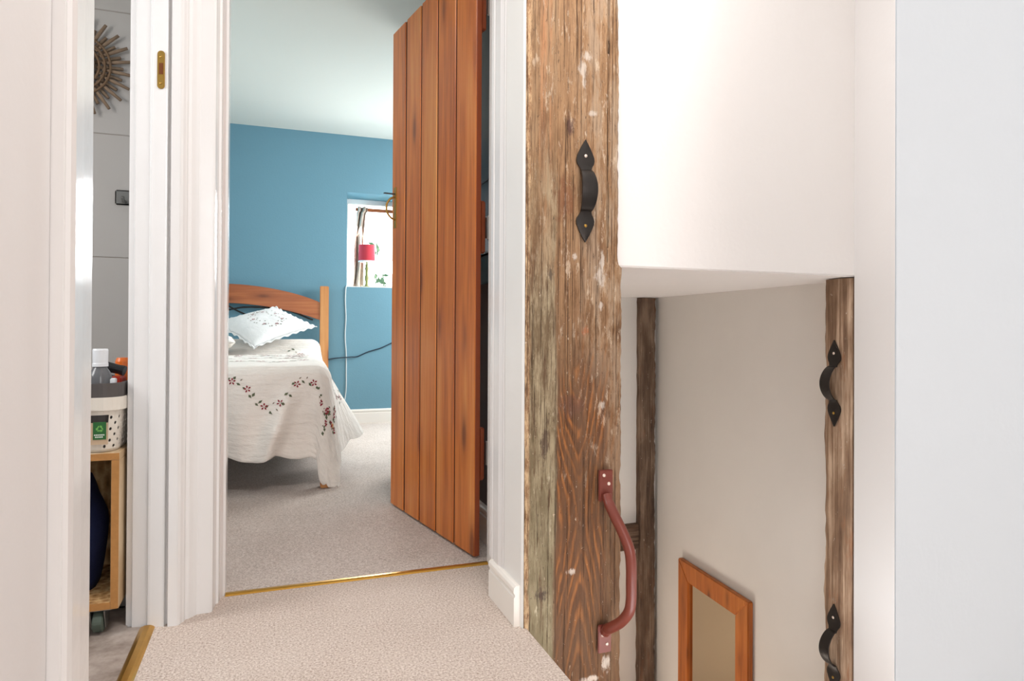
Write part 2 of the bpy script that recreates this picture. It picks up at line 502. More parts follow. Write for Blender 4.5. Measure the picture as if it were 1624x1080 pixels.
# ================================================================== STRUCTURE
# floors
bm = bmesh.new(); prism(bm, [(-.285, -3.9), (1.68, -3.9), (1.68, .95), (.594, .95), (.594, 1.528), (.583, 1.528), (.583, 1.775), (.64, 1.775), (.64, 1.985), (-.12, 1.985), (-.25, 1.85), (-.285, 1.85)], -.05, 0)
struct(done('floor', bm, 'carpet_hall'), 'beige flecked carpet of the hall in front of both doorways', 'floor')
bm = bmesh.new(); prism(bm, [(-1.6, 1.995), (.64, 1.995), (.689, 2.001), (.689, 2.06), (.71, 2.06), (.71, 3.4), (2.0, 3.4), (2.0, 5.24), (-1.6, 5.24), (-1.6, 3.05), (-.22, 3.05), (-.22, 1.995)], -.05, .002)
struct(done('floor', bm, 'carpet_bed'), 'grey beige carpet of the bedroom beyond the brass strip', 'floor')
bm = bmesh.new(); prism(bm, [(-1.6, .6), (-.288, .6), (-.288, 1.86), (-.335, 1.86), (-.335, 2.9), (-1.6, 2.9)], -.05, -.002)
struct(done('floor', bm, 'vinyl'), 'grey mottled hard floor seen through the narrow left opening', 'floor')
struct(bx('ceiling', (-.335, -3.98, 2.4), (1.9, 2.06, 2.46), 'hall_wall'), 'hall ceiling above the doorways', 'ceiling')
struct(bx('ceiling', (-1.66, 2.06, 2.235), (2.06, 5.3, 2.3), 'bed_ceiling'), 'pale grey bedroom ceiling above the blue wall', 'ceiling')
struct(bx('ceiling', (-1.66, .5, 2.32), (-.335, 2.06, 2.38), 'cool_wall'), 'ceiling of the tiled room on the left', 'ceiling')

# hall left wall, its near part and the strip above the opening
bm = bmesh.new(); box(bm, (-.335, -3.9, -.05), (-.255, .945, 2.4)); box(bm, (-.335, .945, 2.06), (-.255, 1.86, 2.4))
struct(done('wall_left', bm, 'left_wall', bev=.002), 'white hall wall filling the left edge of the picture', 'wall')
struct(bx('wall_back', (-.34, -3.98, -.05), (1.9, -3.9, 2.4), 'hall_wall'), 'hall wall behind the viewpoint', 'wall')

def corner_trim(name, pts, z0, z1, mat, label):
    bm = bmesh.new(); prism(bm, pts, z0, z1)
    return struct(done(name, bm, mat, bev=.0012, seg=2), label, 'door trim')
# near architrave of the left opening: moulded half, then flat half
corner_trim('trim_1', [(-.335, .955), (-.2545, .944), (-.240, .944), (-.235, .950), (-.2325, .962), (-.232, .996), (-.2345, 1.003), (-.2375, 1.006), (-.2385, 1.070), (-.241, 1.076), (-.335, 1.078)], -.05, 2.1, 'gloss',
            'glossy white door trim on the near side of the narrow left opening')
# the far side of the left opening turning into the bedroom doorway
corner_trim('trim_2', [(-.339, 1.95), (-.339, 1.873), (-.326, 1.870), (-.323, 1.857), (-.290, 1.851), (-.286, 1.841), (-.281, 1.839), (-.252, 1.833), (-.248, 1.828), (-.2465, 1.845), (-.2415, 1.845), (-.2405, 1.90), (-.30, 1.95)], -.05, 2.1, 'gloss',
            'white lining of the left opening with the brass latch plate')
corner_trim('trim_3', [(-.2403, 1.90), (-.2403, 1.826), (-.219, 1.826), (-.213, 1.832), (-.209, 1.842), (-.206, 1.846), (-.204, 1.857), (-.197, 1.859), (-.188, 1.871), (-.180, 1.880), (-.148, 1.881), (-.1435, 1.885), (-.142, 1.905), (-.1385, 1.935), (-.133, 1.938), (-.131, 1.968), (-.125, 1.984), (-.119, 1.990), (-.119, 2.06), (-.2403, 2.06)], -.05, 2.1, 'gloss',
            'white moulded trim between the left opening and the bedroom doorway')
# bathroom / bedroom partition, header over the doorway
struct(bx('wall_partition', (-.338, 1.952, -.05), (-.2405, 3.05, 2.4), 'cool_wall'), 'thin white wall between the tiled room and the bedroom', 'wall')
struct(bx('wall_front', (-.255, 1.86, 2.1), (.85, 2.06, 2.4), 'hall_wall'), 'hall wall over the bedroom doorway', 'wall')
# right side of the doorway
struct(bx('wall_right', (.583, 1.665, -.05), (.85, 1.775, 2.4), 'hall_wall'), 'narrow white wall between doorway and old timber post', 'wall')
struct(done('wall_right', (lambda b: (prism(b, [(.5868, 1.527), (.5832, 1.536), (.583, 1.545), (.583, 1.665), (.5868, 1.665)], -.05, 2.4), b)[1])(bmesh.new()), 'satin'), 'white plaster skim beside the left edge of the big timber post', 'wall')
struct(done('wall_right', (lambda b: (prism(b, [(.642, 1.776), (.642, 1.995), (.690, 1.999), (.690, 2.06), (.85, 2.06), (.85, 1.776)], -.05, 2.4), b)[1])(bmesh.new()), 'satin'), 'white door lining where the pine door hangs', 'wall')
corner_trim('trim_4', [(.5828, 1.7745), (.5775, 1.7745), (.5765, 1.770), (.5765, 1.750), (.579, 1.746), (.579, 1.740), (.5765, 1.732), (.5765, 1.695), (.5785, 1.687), (.5795, 1.681), (.5805, 1.677), (.5805, 1.668), (.5828, 1.662)], .1, 2.1, 'gloss',
            'slim white moulded trim on the right of the bedroom doorway')
def skirting(name, p0, p1, outn, h, t, mat, label, z0=0):
    p0, p1, n = Vector(p0), Vector(p1), Vector(outn)
    prof = [(0, 0), (t, 0), (t, h-.030), (t-.003, h-.028), (t-.003, h-.022), (t+.001, h-.016), (t, h-.006), (t-.005, h-.001), (t-.010, h), (0, h)]
    bm = bmesh.new()
    rings = []
    for p in (p0, p1):
        rings.append([bm.verts.new((p.x+n.x*a, p.y+n.y*a, z0+b)) for a, b in prof])
    k = len(prof)
    for i in range(k):
        j = (i+1) % k
        bm.faces.new((rings[0][i], rings[0][j], rings[1][j], rings[1][i]))
    bm.faces.new(rings[0]); bm.faces.new(rings[1][::-1])
    return struct(done(name, bm, mat, bev=.0008), label, 'skirting board')
skirting('baseboard_right', (.5829, 1.5415), (.5829, 1.745), (-1, 0), .101, .0155, 'skirt', 'short cream skirting board beside the big timber post')
# bedroom walls
bm = bmesh.new()
X0, X1, Z0, Z1, YB = .535, 1.02, 1.059, 1.792, 5.24
box(bm, (-1.66, YB, -.05), (X0, YB+.32, 2.3)); box(bm, (X1, YB, -.05), (2.06, YB+.32, 2.3))
box(bm, (X0, YB, -.05), (X1, YB+.32, Z0)); box(bm, (X0, YB, Z1), (X1, YB+.32, 2.3))
struct(done('wall_bedroom_back', bm, 'blue'), 'blue bedroom wall behind the bed with a deep window opening', 'wall')
struct(bx('wall_bedroom_left', (-1.66, 3.05, -.05), (-1.6, 5.24, 2.3), 'blue'), 'blue bedroom side wall left of the bed', 'wall')
struct(bx('wall_bedroom_left', (-1.66, 2.9, -.05), (-.338, 3.05, 2.3), 'blue'), 'blue bedroom wall behind the tiled room', 'wall')
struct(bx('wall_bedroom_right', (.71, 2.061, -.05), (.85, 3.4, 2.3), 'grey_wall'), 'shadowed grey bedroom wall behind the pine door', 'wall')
struct(bx('wall_bedroom_right', (.85, 3.3, -.05), (2.06, 3.4, 2.3), 'blue'), 'blue bedroom return wall hidden by the door', 'wall')
struct(bx('wall_bedroom_right', (2.0, 3.4, -.05), (2.06, 5.24, 2.3), 'blue'), 'blue far right bedroom wall', 'wall')
skirting('baseboard_back', (-1.6, 5.2395), (2.0, 5.2395), (0, -1), .11, .018, 'skirt', 'white skirting board along the blue bedroom wall')
skirting('baseboard_right', (.7095, 2.075), (.7095, 3.38), (-1, 0), .12, .018, 'skirt', 'white skirting board glimpsed behind the pine door')
# tiled room
struct(bx('wall_bathroom_left', (-1.66, .5, -.05), (-1.6, 2.9, 2.32), 'cool_wall'), 'far left wall of the tiled room', 'wall')
struct(bx('wall_bathroom_front', (-1.6, .5, -.05), (-.336, .56, 2.32), 'cool_wall'), 'near wall of the tiled room', 'wall')
wt = struct(bx('wall_bathroom_back', (-1.6, 2.8705, -.05), (-.3385, 2.899, 2.32), 'grout'), 'pale tiled wall of the left room behind the sunburst mirror', 'wall')
tile_me = None
for r, (z0, z1) in enumerate(((.07, .536), (.5385, 1.002), (1.0045, 1.4685), (1.471, 1.936), (1.9385, 2.315))):
    if z1-z0 < .1: continue
    for c in range(4):
        xa = -.342-c*.314
        t = bx('tile', (xa-.31, 2.868, z0), (xa, 2.88, z1), 'tile', wt, bev=.0015)

# stairwell
bm = bmesh.new(); box(bm, (.8475, 1.55, .906), (2.0, 3.08, 2.4))
struct(done('wall_stair_bulkhead', bm, 'hall_wall', bev=.004), 'cream boxed wall hanging over the stairwell right of the timber post', 'wall')
bm = bmesh.new(); prism(bm, [(1.68, -3.9), (1.76, -3.9), (1.76, 1.553), (1.68, 1.553)], -2.4, 2.4)
struct(done('wall_hall_right', bm, 'left_wall', bev=.003), 'cream hall wall right of the two-handled timber stud', 'wall')
bm = bmesh.new(); prism(bm, [(1.7665, 1.553), (1.90, 1.553), (2.0, 3.06), (1.8865, 2.999), (1.798, 1.664), (1.7665, 1.664)], -2.4, .9058)
struct(done('wall_stair_right', bm, 'plaster'), 'uneven cream stairwell wall carrying the pine mirror', 'wall')
struct(bx('wall_stair_back', (.80, 3.0, -2.4), (2.0, 3.08, .9058), 'plaster'), 'cream wall at the far end of the stairwell', 'wall')
struct(bx('wall_stair_left', (.80, 1.668, -2.4), (.853, 3.0, .9058), 'plaster'), 'cream stairwell wall hidden behind the big timber post', 'wall')
struct(bx('wall_stair_under', (.58, .95, -2.4), (.5925, 1.52, -.051), 'plaster'), 'stairwell wall under the carpet edge', 'wall')
bm = bmesh.new()
for i, (ya, yb) in enumerate(((.95, 1.40), (1.40, 1.62), (1.62, 1.84), (1.84, 2.06), (2.06, 2.28), (2.28, 2.999))):
    box(bm, (.86 if i > 1 else .596, ya, -2.4), (1.677 if i < 2 else 1.76, yb, -.45-.23*i))
struct(done('floor_stairs', bm, 'carpet_hall', bev=.006), 'carpeted stairs dropping away below the timber post', 'stairs')
# near wall end on the right
struct(done('wall_near_right', (lambda b: (prism(b, [(1.0135, .85), (1.675, .85), (1.675, .93), (1.125, .93)], -.05, 2.4), b)[1])(bmesh.new()), 'cool_wall', bev=.002), 'bright bluish white wall filling the right edge of the picture', 'wall')
# brass strips
def strip(name, a, b, w, label):
    a, b = Vector(a), Vector(b)
    d = (b-a).normalized(); n = Vector((-d.y, d.x, 0))
    bm = bmesh.new()
    prof = [(-w/2, 0), (-w/2+.004, .003), (-w*.18, .0055), (w*.18, .0055), (w/2-.004, .003), (w/2, 0)]
    r = [[bm.verts.new(p+n*q+Vector((0, 0, h))) for q, h in prof] for p in (a, b)]
    for i in range(6):
        j = (i+1) % 6
        bm.faces.new((r[0][i], r[0][j], r[1][j], r[1][i]))
    bm.faces.new(r[0]); bm.faces.new(r[1][::-1])
    return struct(done(name, bm, 'brass'), label, 'threshold strip')
strip('trim_5', (-.1185, 1.990, .0003), (.641, 1.990, .0003), .026, 'brass threshold strip across the bedroom doorway')
strip('trim_6', (-.2855, 1.078, .0003), (-.2855, 1.8385, .0003), .034, 'brass threshold strip across the narrow left opening')

# ================================================================== BIG POST
def rough_box(name, x0, x1, y0, y1, z0, z1, mat, amp, nx, nz, seed, front='y', ridge=0, edge=.006):
    """upright timber with an irregular front face and worn arrises"""
    bm = bmesh.new()
    # ring outline per height
    rings = []
    for k in range(nz+1):
        z = z0+(z1-z0)*k/nz
        pts = []
        fx = []
        for i in range(nx+1): fx.append((x0+(x1-x0)*i/nx, y0))
        nyy = 4
        out = fx+[(x1, y0+(y1-y0)*j/nyy) for j in range(1, nyy+1)]+[(x1-(x1-x0)*i/4, y1) for i in range(1, 5)]+[(x0, y1-(y1-y0)*j/nyy) for j in range(1, nyy)]
        ring = []
        for q, (x, y) in enumerate(out):
            n = mn.noise(Vector((x*22, seed, z*7)))*.5+mn.noise(Vector((x*70, seed+9, z*18)))*.3
            yy, xx = y, x
            if q <= nx:
                yy = y+amp*n
                if ridge:
                    u = (x-x0)/(x1-x0)
                    yy += ridge*abs(u-.62)/.62
            c = (abs(x-x0) < 1e-6 or abs(x-x1) < 1e-6) and y <= y0+1e-6
            if c:
                s = 1 if x < (x0+x1)/2 else -1
                w = (mn.noise(Vector((seed*3, x*5, z*9)))*.6+mn.noise(Vector((seed*3, x*5, z*40)))*.5)
                xx += s*abs(w)*edge; yy += edge*.6*(.4+abs(w))
            elif abs(x-x1) < 1e-6 or abs(x-x0) < 1e-6:
                w = mn.noise(Vector((seed*5+y*20, x*5, z*8)))
                xx += -abs(w)*edge*.5*(1 if x > (x0+x1)/2 else -1)
            ring.append(bm.verts.new((xx, yy, z)))
        rings.append(ring)
    n = len(rings[0])
    for a, b in zip(rings, rings[1:]):
        for i in range(n):
            bm.faces.new((a[i], a[(i+1) % n], b[(i+1) % n], b[i]))
    bm.faces.new(rings[0][::-1]); bm.faces.new(rings[-1])
    bmesh.ops.recalc_face_normals(bm, faces=bm.faces)
    me = bpy.data.meshes.new(name); bm.to_mesh(me); bm.free()
    for p in me.polygons: p.use_smooth = True
    me.set_sharp_from_angle(angle=math.radians(50))
    return link(name, me, mat)
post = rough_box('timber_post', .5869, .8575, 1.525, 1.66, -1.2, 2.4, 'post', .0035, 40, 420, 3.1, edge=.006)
for v in post.data.vertices:                       # the post is a little narrower above the soffit
    if v.co.z > .9 and v.co.x > .82: v.co.x -= .011*min(1, (v.co.z-.9)/.01)
tag(post, 'broad weathered timber post with a greenish worn band between doorway and stairwell', 'post')

# stud on the right of the stairwell, faces -X
bm = bmesh.new()
rings = []
NZ = 260
for k in range(NZ+1):
    z = -1.9+(2.803)*k/NZ
    def w(a, s, q=1.0): return (mn.noise(Vector((a, s, z*6)))*.7+mn.noise(Vector((a, s, z*26)))*.4)*q
    out = [(1.7655, 1.556), (1.6815, 1.5565+abs(w(1, 2))*.002), (1.674, 1.565+w(3, 1, .002)), (1.6695+w(7, 1, .0015), 1.590+w(5, 4, .004)),
           (1.672+w(2, 8, .002), 1.62), (1.674+w(9, 2, .003), 1.645), (1.678+abs(w(4, 4))*.004, 1.660+w(1, 9, .010)), (1.690, 1.6625), (1.7655, 1.6625)]
    rings.append([bm.verts.new((x, y, z)) for x, y in out])
for a, b in zip(rings, rings[1:]):
    for i in range(len(a)):
        bm.faces.new((a[i], a[(i+1) % len(a)], b[(i+1) % len(a)], b[i]))
bm.faces.new(rings[0][::-1]); bm.faces.new(rings[-1])
o = tag(done('timber_stud', bm, 'stud', smooth=True), 'narrow weathered timber stud carrying two black handles, right of the stairwell', 'stud')
o.data.set_sharp_from_angle(angle=math.radians(40))
# far stud + cross rail, joined at the back of the stairwell
o = rough_box('timber_stud', 1.773, 1.862, 2.955, 2.999, -2.3, .903, 'stud_dark', .006, 8, 160, 8.2, edge=.012)
tag(o, 'dark old timber stud in the far corner of the stairwell beside the mirror', 'stud')
o = rough_box('timber_rail', 0, .13, 0, .03, 0, .40, 'stud_dark', .004, 8, 60, 5.5, edge=.008)
o.rotation_euler = (0, math.radians(90), 0); o.location = (1.372, 2.968, -.258)
tag(o, 'short dark horizontal timber joining the far stud, behind the brown grab rail', 'rail')

# ================================================================== HANDLES
def iron_handle(label, origin, right, out, L=.262, wide=.026, group=None, gw=.018, pr_=.036):
    """forged pull: two leaf plates and a bowed strap, built along +z, protruding along `out`"""
    root = empty('iron_pull_handle', origin, label, 'handle', group)
    Rr, Oo, Zz = Vector(right), Vector(out), Vector((0, 0, 1))
    def ribbon(samples, th, name):
        bm = bmesh.new(); rs = []
        for z, hw, of, cr in samples:
            c = Zz*z+Oo*of
            nseg = 6
            top = [c+Rr*(hw*(2*i/nseg-1))+Oo*(th+cr*(1-(2*i/nseg-1)**2)) for i in range(nseg+1)]
            bot = [c+Rr*(hw*(1-2*i/nseg)) for i in range(nseg+1)]
            rs.append([bm.verts.new(p) for p in top+bot])
        for a, b in zip(rs, rs[1:]):
            for i in range(len(a)): bm.faces.new((a[i], a[(i+1) % len(a)], b[(i+1) % len(a)], b[i]))
        bm.faces.new(rs[0][::-1]); bm.faces.new(rs[-1])
        o = done(name, bm, 'iron', root, smooth=True); o.data.set_sharp_from_angle(angle=math.radians(45)); return o
    prof = [(0, .0006), (.008, .0055), (.020, .0125), (.034, .0195), (.046, .0245), (.054, .0255), (.062, .0235), (.070, .0180), (.077, .0150), (.082, .0150)]
    def leafs(flip):
        s = []
        for z, hw in prof:
            zz = z*L/.262
            s.append((zz if not flip else L-zz, hw*wide/.026, 0.0 if z < .066 else (z-.066)*.35, .001))
        return s
    ribbon(leafs(False), .0035, 'plate')
    ribbon(leafs(True), .0035, 'plate')
    a, b = .078*L/.262, L-.078*L/.262
    s = []
    for i in range(21):
        t = i/20
        s.append((a+(b-a)*t, .0150+(gw-.015)*math.sin(PI*t)**.7, .003+pr_*math.sin(PI*t)**.62, .0015))
    ribbon(s, .005, 'grip')
    for z in (.042, L-.042):
        bm = bmesh.new()
        n1 = Oo.to_track_quat('Z', 'Y').to_matrix().to_4x4()
        lathe(bm, [(.0045, 0), (.0042, .0012), (.002, .0022), (.0001, .0024)], (0, 0, 0), 12, Matrix.Translation(Zz*z+Oo*.0042)@n1)
        done('screw', bm, 'screw' if z > .1 else 'old_brass', root, smooth=True)
    return root
iron_handle('black iron pull handle high on the broad timber post', (.748, 1.5225, .962), (1, 0, 0), (0, -1, 0), gw=.0215, pr_=.024)
iron_handle('upper black iron handle on the narrow stud at the stairwell', (1.6665, 1.612, .438), (0, -1, 0), (-1, 0, 0), .272)
iron_handle('lower black iron handle on the narrow stud, cut by the bottom of the picture', (1.6665, 1.612, -.392), (0, -1, 0), (-1, 0, 0), .272)

# brown grab rail
root = empty('grab_rail', (.806, 1.5215, .14), 'red-brown painted metal grab rail bowed over the right edge of the broad post', 'rail')
def W(o): return under(o, root)
bm = bmesh.new()
path = smooth_path([(.806, 1.509, .318), (.806, 1.500, .302), (.812, 1.478, .272), (.824, 1.455, .232), (.832, 1.438, .196), (.834, 1.432, .160), (.834, 1.431, .118), (.834, 1.432, .072), (.831, 1.438, .042), (.822, 1.458, .012), (.810, 1.482, -.010), (.805, 1.502, -.024), (.804, 1.510, -.036)], 6)
rs = [.0135 if 6 < i < len(path)-6 else .0125 for i in range(len(path))]
tube(bm, path, rs, 16); W(done('grip', bm, 'red_rail', smooth=True))
for zc, zz in ((.345, 1), (-.052, -1)):
    bm = bmesh.new()
    x0, x1 = (.786, .826) if zz > 0 else (.786, .823)
    za, zb = (.300, .380) if zz > 0 else (-.088, -.016)
    box(bm, (x0, 1.5115, za), (x1, 1.5175, zb))
    W(done('plate', bm, 'red_rail', bev=.002))
    for sx, sz in (((x0+x1)/2-.006, zb-.014), ((x0+x1)/2+.008, zb-.036)) if zz > 0 else (((x0+x1)/2-.006, zb-.026), ((x0+x1)/2+.006, zb-.050)):
        bm = bmesh.new()
        lathe(bm, [(.0046, 0), (.0042, .0015), (.0001, .0024)], (0, 0, 0), 12, Matrix.Translation((sx, 1.5115, sz))@Matrix.Rotation(PI/2, 4, 'X'))
        W(done('screw', bm, 'screw', smooth=True))

# pine mirror on the stairwell wall
wd = (Vector((1.8865, 2.999, 0))-Vector((1.798, 1.664, 0))).normalized()
mn_ = Vector((-wd.y, wd.x, 0))                                   # faces into the stairwell
base = Vector((1.798, 1.664, 0))+mn_*.004
def WP(s, z, d): return base+wd*s+mn_*d+Vector((0, 0, z))
# where the frame's outer corners lie along the wall
s0, s1, zt, zb, fw, ft = .513, 1.055, -.356, -1.32, .088, .024
root = empty('wall_mirror', WP((s0+s1)/2, zb, 0), 'orange pine framed mirror on the stairwell wall', 'mirror')
def quadprism(name, pts, mat, d0=0, d1=ft, bev=.003):
    bm = bmesh.new()
    lo = [bm.verts.new(WP(s, z, d0)) for s, z in pts]; hi = [bm.verts.new(WP(s, z, d1)) for s, z in pts]
    bm.faces.new(lo); bm.faces.new(hi[::-1])
    for i in range(4):
        j = (i+1) % 4; bm.faces.new((lo[i], hi[i], hi[j], lo[j]))
    return under(done(name, bm, mat, bev=bev), root)
quadprism('stile', [(s0, zb), (s0+fw, zb+fw), (s0+fw, zt-fw), (s0, zt)], 'frame_pine')
quadprism('stile', [(s1-fw, zb+fw), (s1, zb), (s1, zt), (s1-fw, zt-fw)], 'frame_pine')
quadprism('rail', [(s0, zt), (s0+fw, zt-fw), (s1-fw, zt-fw), (s1, zt)], 'frame_pine')
quadprism('rail', [(s0, zb), (s1, zb), (s1-fw, zb+fw), (s0+fw, zb+fw)], 'frame_pine')
quadprism('mirror_glass', [(s0+fw-.01, zb+fw-.01), (s1-fw+.01, zb+fw-.01), (s1-fw+.01, zt-fw+.01), (s0+fw-.01, zt-fw+.01)], 'mirror', .006, .010, 0)

# latch plate on the left lining
root = empty('latch_plate', (-.2645, 1.8355, 1.331), 'worn brass latch plate let into the white lining of the left opening', 'latch plate')
dd = Vector((.029, -.006, 0)).normalized(); nn = Vector((-.2, -.98, 0)).normalized()
def LP(a, z, d): return Vector((-.2645, 1.8352, 1.331))+dd*a+Vector((0, 0, z))+nn*d
bm = bmesh.new()
out = [(.0085*math.sin(t), .0085+(.0 if math.cos(t) > 0 else 0)-.0085*math.cos(t)) for t in [i*PI/8-PI/2 for i in range(9)]]
out = [(.0088*math.cos(PI+PI*i/8), .0088+.0088*math.sin(PI+PI*i/8)) for i in range(9)]+[(.0088*math.cos(PI*i/8), .0862+.0088*math.sin(PI*i/8)) for i in range(9)]
lo = [bm.verts.new(LP(a, z, -.001)) for a, z in out]; hi = [bm.verts.new(LP(a, z, .002)) for a, z in out]
bm.faces.new(lo[::-1]); bm.faces.new(hi)
for i in range(len(out)): j = (i+1) % len(out); bm.faces.new((lo[i], lo[j], hi[j], hi[i]))
under(done('plate', bm, 'old_brass', bev=.0005), root)
bm = bmesh.new()
q = [(-.0045, .036), (.0055, .036), (.0055, .064), (-.0045, .064)]
lo = [bm.verts.new(LP(a, z, .0019)) for a, z in q]; hi = [bm.verts.new(LP(a, z, .0024)) for a, z in q]
bm.faces.new(lo[::-1]); bm.faces.new(hi)
for i in range(4): j = (i+1) % 4; bm.faces.new((lo[i], lo[j], hi[j], hi[i]))
under(done('keeper_slot', bm, 'brass_dark'), root)
for z in (.014, .080):
    bm = bmesh.new(); lathe(bm, [(.0032, 0), (.0028, .0008), (.0001, .0011)], (0, 0, 0), 10, Matrix.Translation(LP(0, z, .002))@nn.to_track_quat('Z', 'Y').to_matrix().to_4x4())
    under(done('screw', bm, 'old_brass', smooth=True), root)

# ================================================================== BEDROOM DOOR
hx, hy = .6115, 2.034
fx_, fy_ = .468, 2.778
dv = Vector((fx_-hx, fy_-hy, 0)); DW = dv.length; ang = math.atan2(dv.y, dv.x)
door = empty('door_1', (hx, hy, 0), 'open ledged pine door of five upright boards in the bedroom doorway', 'door', rz=ang)
door['kind'] = 'structure'
# local: x along the door from the hinge, y<0 away (back), y=0 is the visible face (+y towards the camera side)
bw = DW/5
cutz = 1.974
bmb = bmesh.new()
g = .0055
prof = [(g, -.018), (bw-g, -.018), (bw-g, -.0075), (bw-g-.0035, 0), (g+.0035, 0), (g, -.0075)]
prism(bmb, prof, .010, cutz)
bmesh.ops.recalc_face_normals(bmb, faces=bmb.faces)
bme = bpy.data.meshes.new('board'); bmb.to_mesh(bme); bmb.free(); bme.materials.append(M['door_pine'])
for i in range(5):
    b = bpy.data.objects.new('board', bme); COL.objects.link(b); b.parent = door; b.location = (i*bw, 0, 0)
    if i == 0: b.scale.x = bw/(bw-g); b.location.x = -g*b.scale.x+.0014
    if i == 4: b.location.x = i*bw+g*.9
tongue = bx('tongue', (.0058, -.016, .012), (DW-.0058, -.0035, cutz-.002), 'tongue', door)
bx('edge_strip', (-.0016, -.0178, .010), (.0013, -.0014, cutz), 'door_edge', door, bev=.0006)['label'] = 'reddish varnished hinge edge with chipped paint'
for z0 in (.25, .985, 1.71):
    bx('ledge', (.003, -.038, z0), (DW-.03, -.0182, z0+.17), 'door_pine' if 0 else 'door_edge', door, bev=.004)
def hinge(z, mat='chrome'):
    bm = bmesh.new(); tube(bm, [(-.003, -.044, z), (-.003, -.044, z+.075)], .0055, 12)
    h = done('hinge', bm, mat, door, smooth=False)
    bx('hinge_leaf', (.003, -.0405, z+.004), (.06, -.0384, z+.071), mat, h)
    for k in (.001, .074):
        bm = bmesh.new(); lathe(bm, [(.0001, -.003), (.0062, -.001), (.0062, .002), (.0001, .004)], (-.003, -.044, z+k), 12); done('finial', bm, mat, h, smooth=True)
hinge(.30); hinge(1.03); hinge(1.76)
# pull handle and thumb latch near the free edge
hb = bx('handle_plate', (DW-.052, .0, 1.155), (DW-.024, .0025, 1.325), 'old_brass', door, bev=.001)
bm = bmesh.new()
tube(bm, smooth_path([(DW-.038, .0025, 1.190), (DW-.038, .020, 1.198), (DW-.038, .036, 1.220), (DW-.038, .038, 1.250), (DW-.038, .022, 1.276), (DW-.038, .0025, 1.284)], 5), .0042, 10)
done('handle_bow', bm, 'old_brass', hb, smooth=True)
bm = bmesh.new(); box(bm, (DW-.045, .0025, 1.2945), (DW-.031, .050, 1.2985)); done('thumb_latch', bm, 'iron', hb, bev=.001)
bx('latch_bar', (DW-.16, -.024, 1.285), (DW+.006, -.0185, 1.303), 'iron', door, bev=.001)

# dark things on the wall behind the door
r = empty('wall_cabinet', (.71, 2.5, 1.0), 'black wall-hung unit glimpsed in the gap behind the pine door', 'cabinet')
under(bx('cabinet_body', (.685, 2.10, 1.0), (.7098, 2.95, 2.15), 'black', bev=.003), r)
under(bx('cabinet_rail', (.682, 2.10, 1.245), (.685, 2.95, 1.25), 'iron'), r)
r = tag(bx('wall_shelf', (.690, 2.10, .90), (.7098, 2.95, .994), 'blue', bev=.002), 'blue-grey rail under the black unit behind the pine door', 'shelf')

# ================================================================== WINDOW
win = empty('window_1', (.75, 5.52, 1.06), 'small deep-set bedroom window blown out by daylight', 'window'); win['kind'] = 'structure'
def WI(o): return under(o, win)
fy0, fy1 = 5.50, 5.54
WI(bx('frame', (X0, fy0, Z0), (X0+.035, fy1, Z1-.0), 'satin', bev=.003))
WI(bx('frame', (X1-.035, fy0, Z0), (X1, fy1, Z1), 'satin', bev=.003))
WI(bx('frame', (X0+.035, fy0, Z0), (X1-.035, fy1, Z0+.03), 'satin', bev=.003))
WI(bx('frame', (X0+.035, fy0, Z1-.04), (X1-.035, fy1, Z1), 'satin', bev=.003))
WI(bx('pane', (X0+.035, 5.518, Z0+.03), (X1-.035, 5.522, Z1-.04), 'glass'))
WI(bx('sill', (X0+.001, YB+.002, Z0), (X1-.001, fy0, Z0+.006), 'satin', bev=.002))
tag(bx('curtain_rail', (X0+.09, 5.452, 1.690), (X1-.01, 5.474, 1.716), 'bed_pine', bev=.002), 'pale wooden rail across the top of the bedroom window', 'rail')
# curtain gathered at the left of the window
bm = bmesh.new(); rings = []
for k in range(41):
    t = k/40; z = 1.72-(1.72-1.075)*t
    wdt = .085-.02*math.sin(PI*min(1, t*1.4))
    xl = .632-.034*t if t > .05 else .64
    row = []
    for i in range(25):
        u = i/24
        x = xl+wdt*u+.004*math.sin(9*t+u*5)
        y = 5.435-.02*math.sin(u*4*PI+t*1.5)-.01*math.sin(u*9+2)
        row.append(bm.verts.new((x, y, z)))
    rings.append(row)
for a, b in zip(rings, rings[1:]):
    for i in range(24): bm.faces.new((a[i], a[i+1], b[i+1], b[i]))
o = tag(done('curtain', bm, 'curtain', smooth=True), 'gathered patterned curtain at the left of the bedroom window', 'curtain')
sm = o.modifiers.new('t', 'SOLIDIFY'); sm.thickness = .003
# lamp on the sill
r = empty('table_lamp', (.700, 5.335, Z0+.006), 'small lamp with a pink-red drum shade on the window sill', 'lamp')
bm = bmesh.new(); lathe(bm, [(.0001, 0), (.036, 0), (.036, .008), (.014, .016), (.011, .04), (.017, .075), (.010, .11), (.016, .15), (.009, .185), (.007, .215), (.0001, .215)], (0, 0, 0), 20)
done('lamp_base', bm, 'lamp_green', r, smooth=True)
bm = bmesh.new(); lathe(bm, [(.0001, .215), (.011, .215), (.011, .255), (.0001, .255)], (0, 0, 0), 12); done('bulb_holder', bm, 'cap', r)
bm = bmesh.new(); lathe(bm, [(.066, .205), (.063, .335), (.0615, .335), (.0645, .205), (.066, .205)], (0, 0, 0), 32)
done('lamp_shade', bm, 'lampshade', r, smooth=False)
bm = bmesh.new(); lathe(bm, [(.0665, .200), (.0665, .210), (.0640, .210), (.0640, .200), (.0665, .200)], (0, 0, 0), 32)
done('shade_trim', bm, 'cap', r)
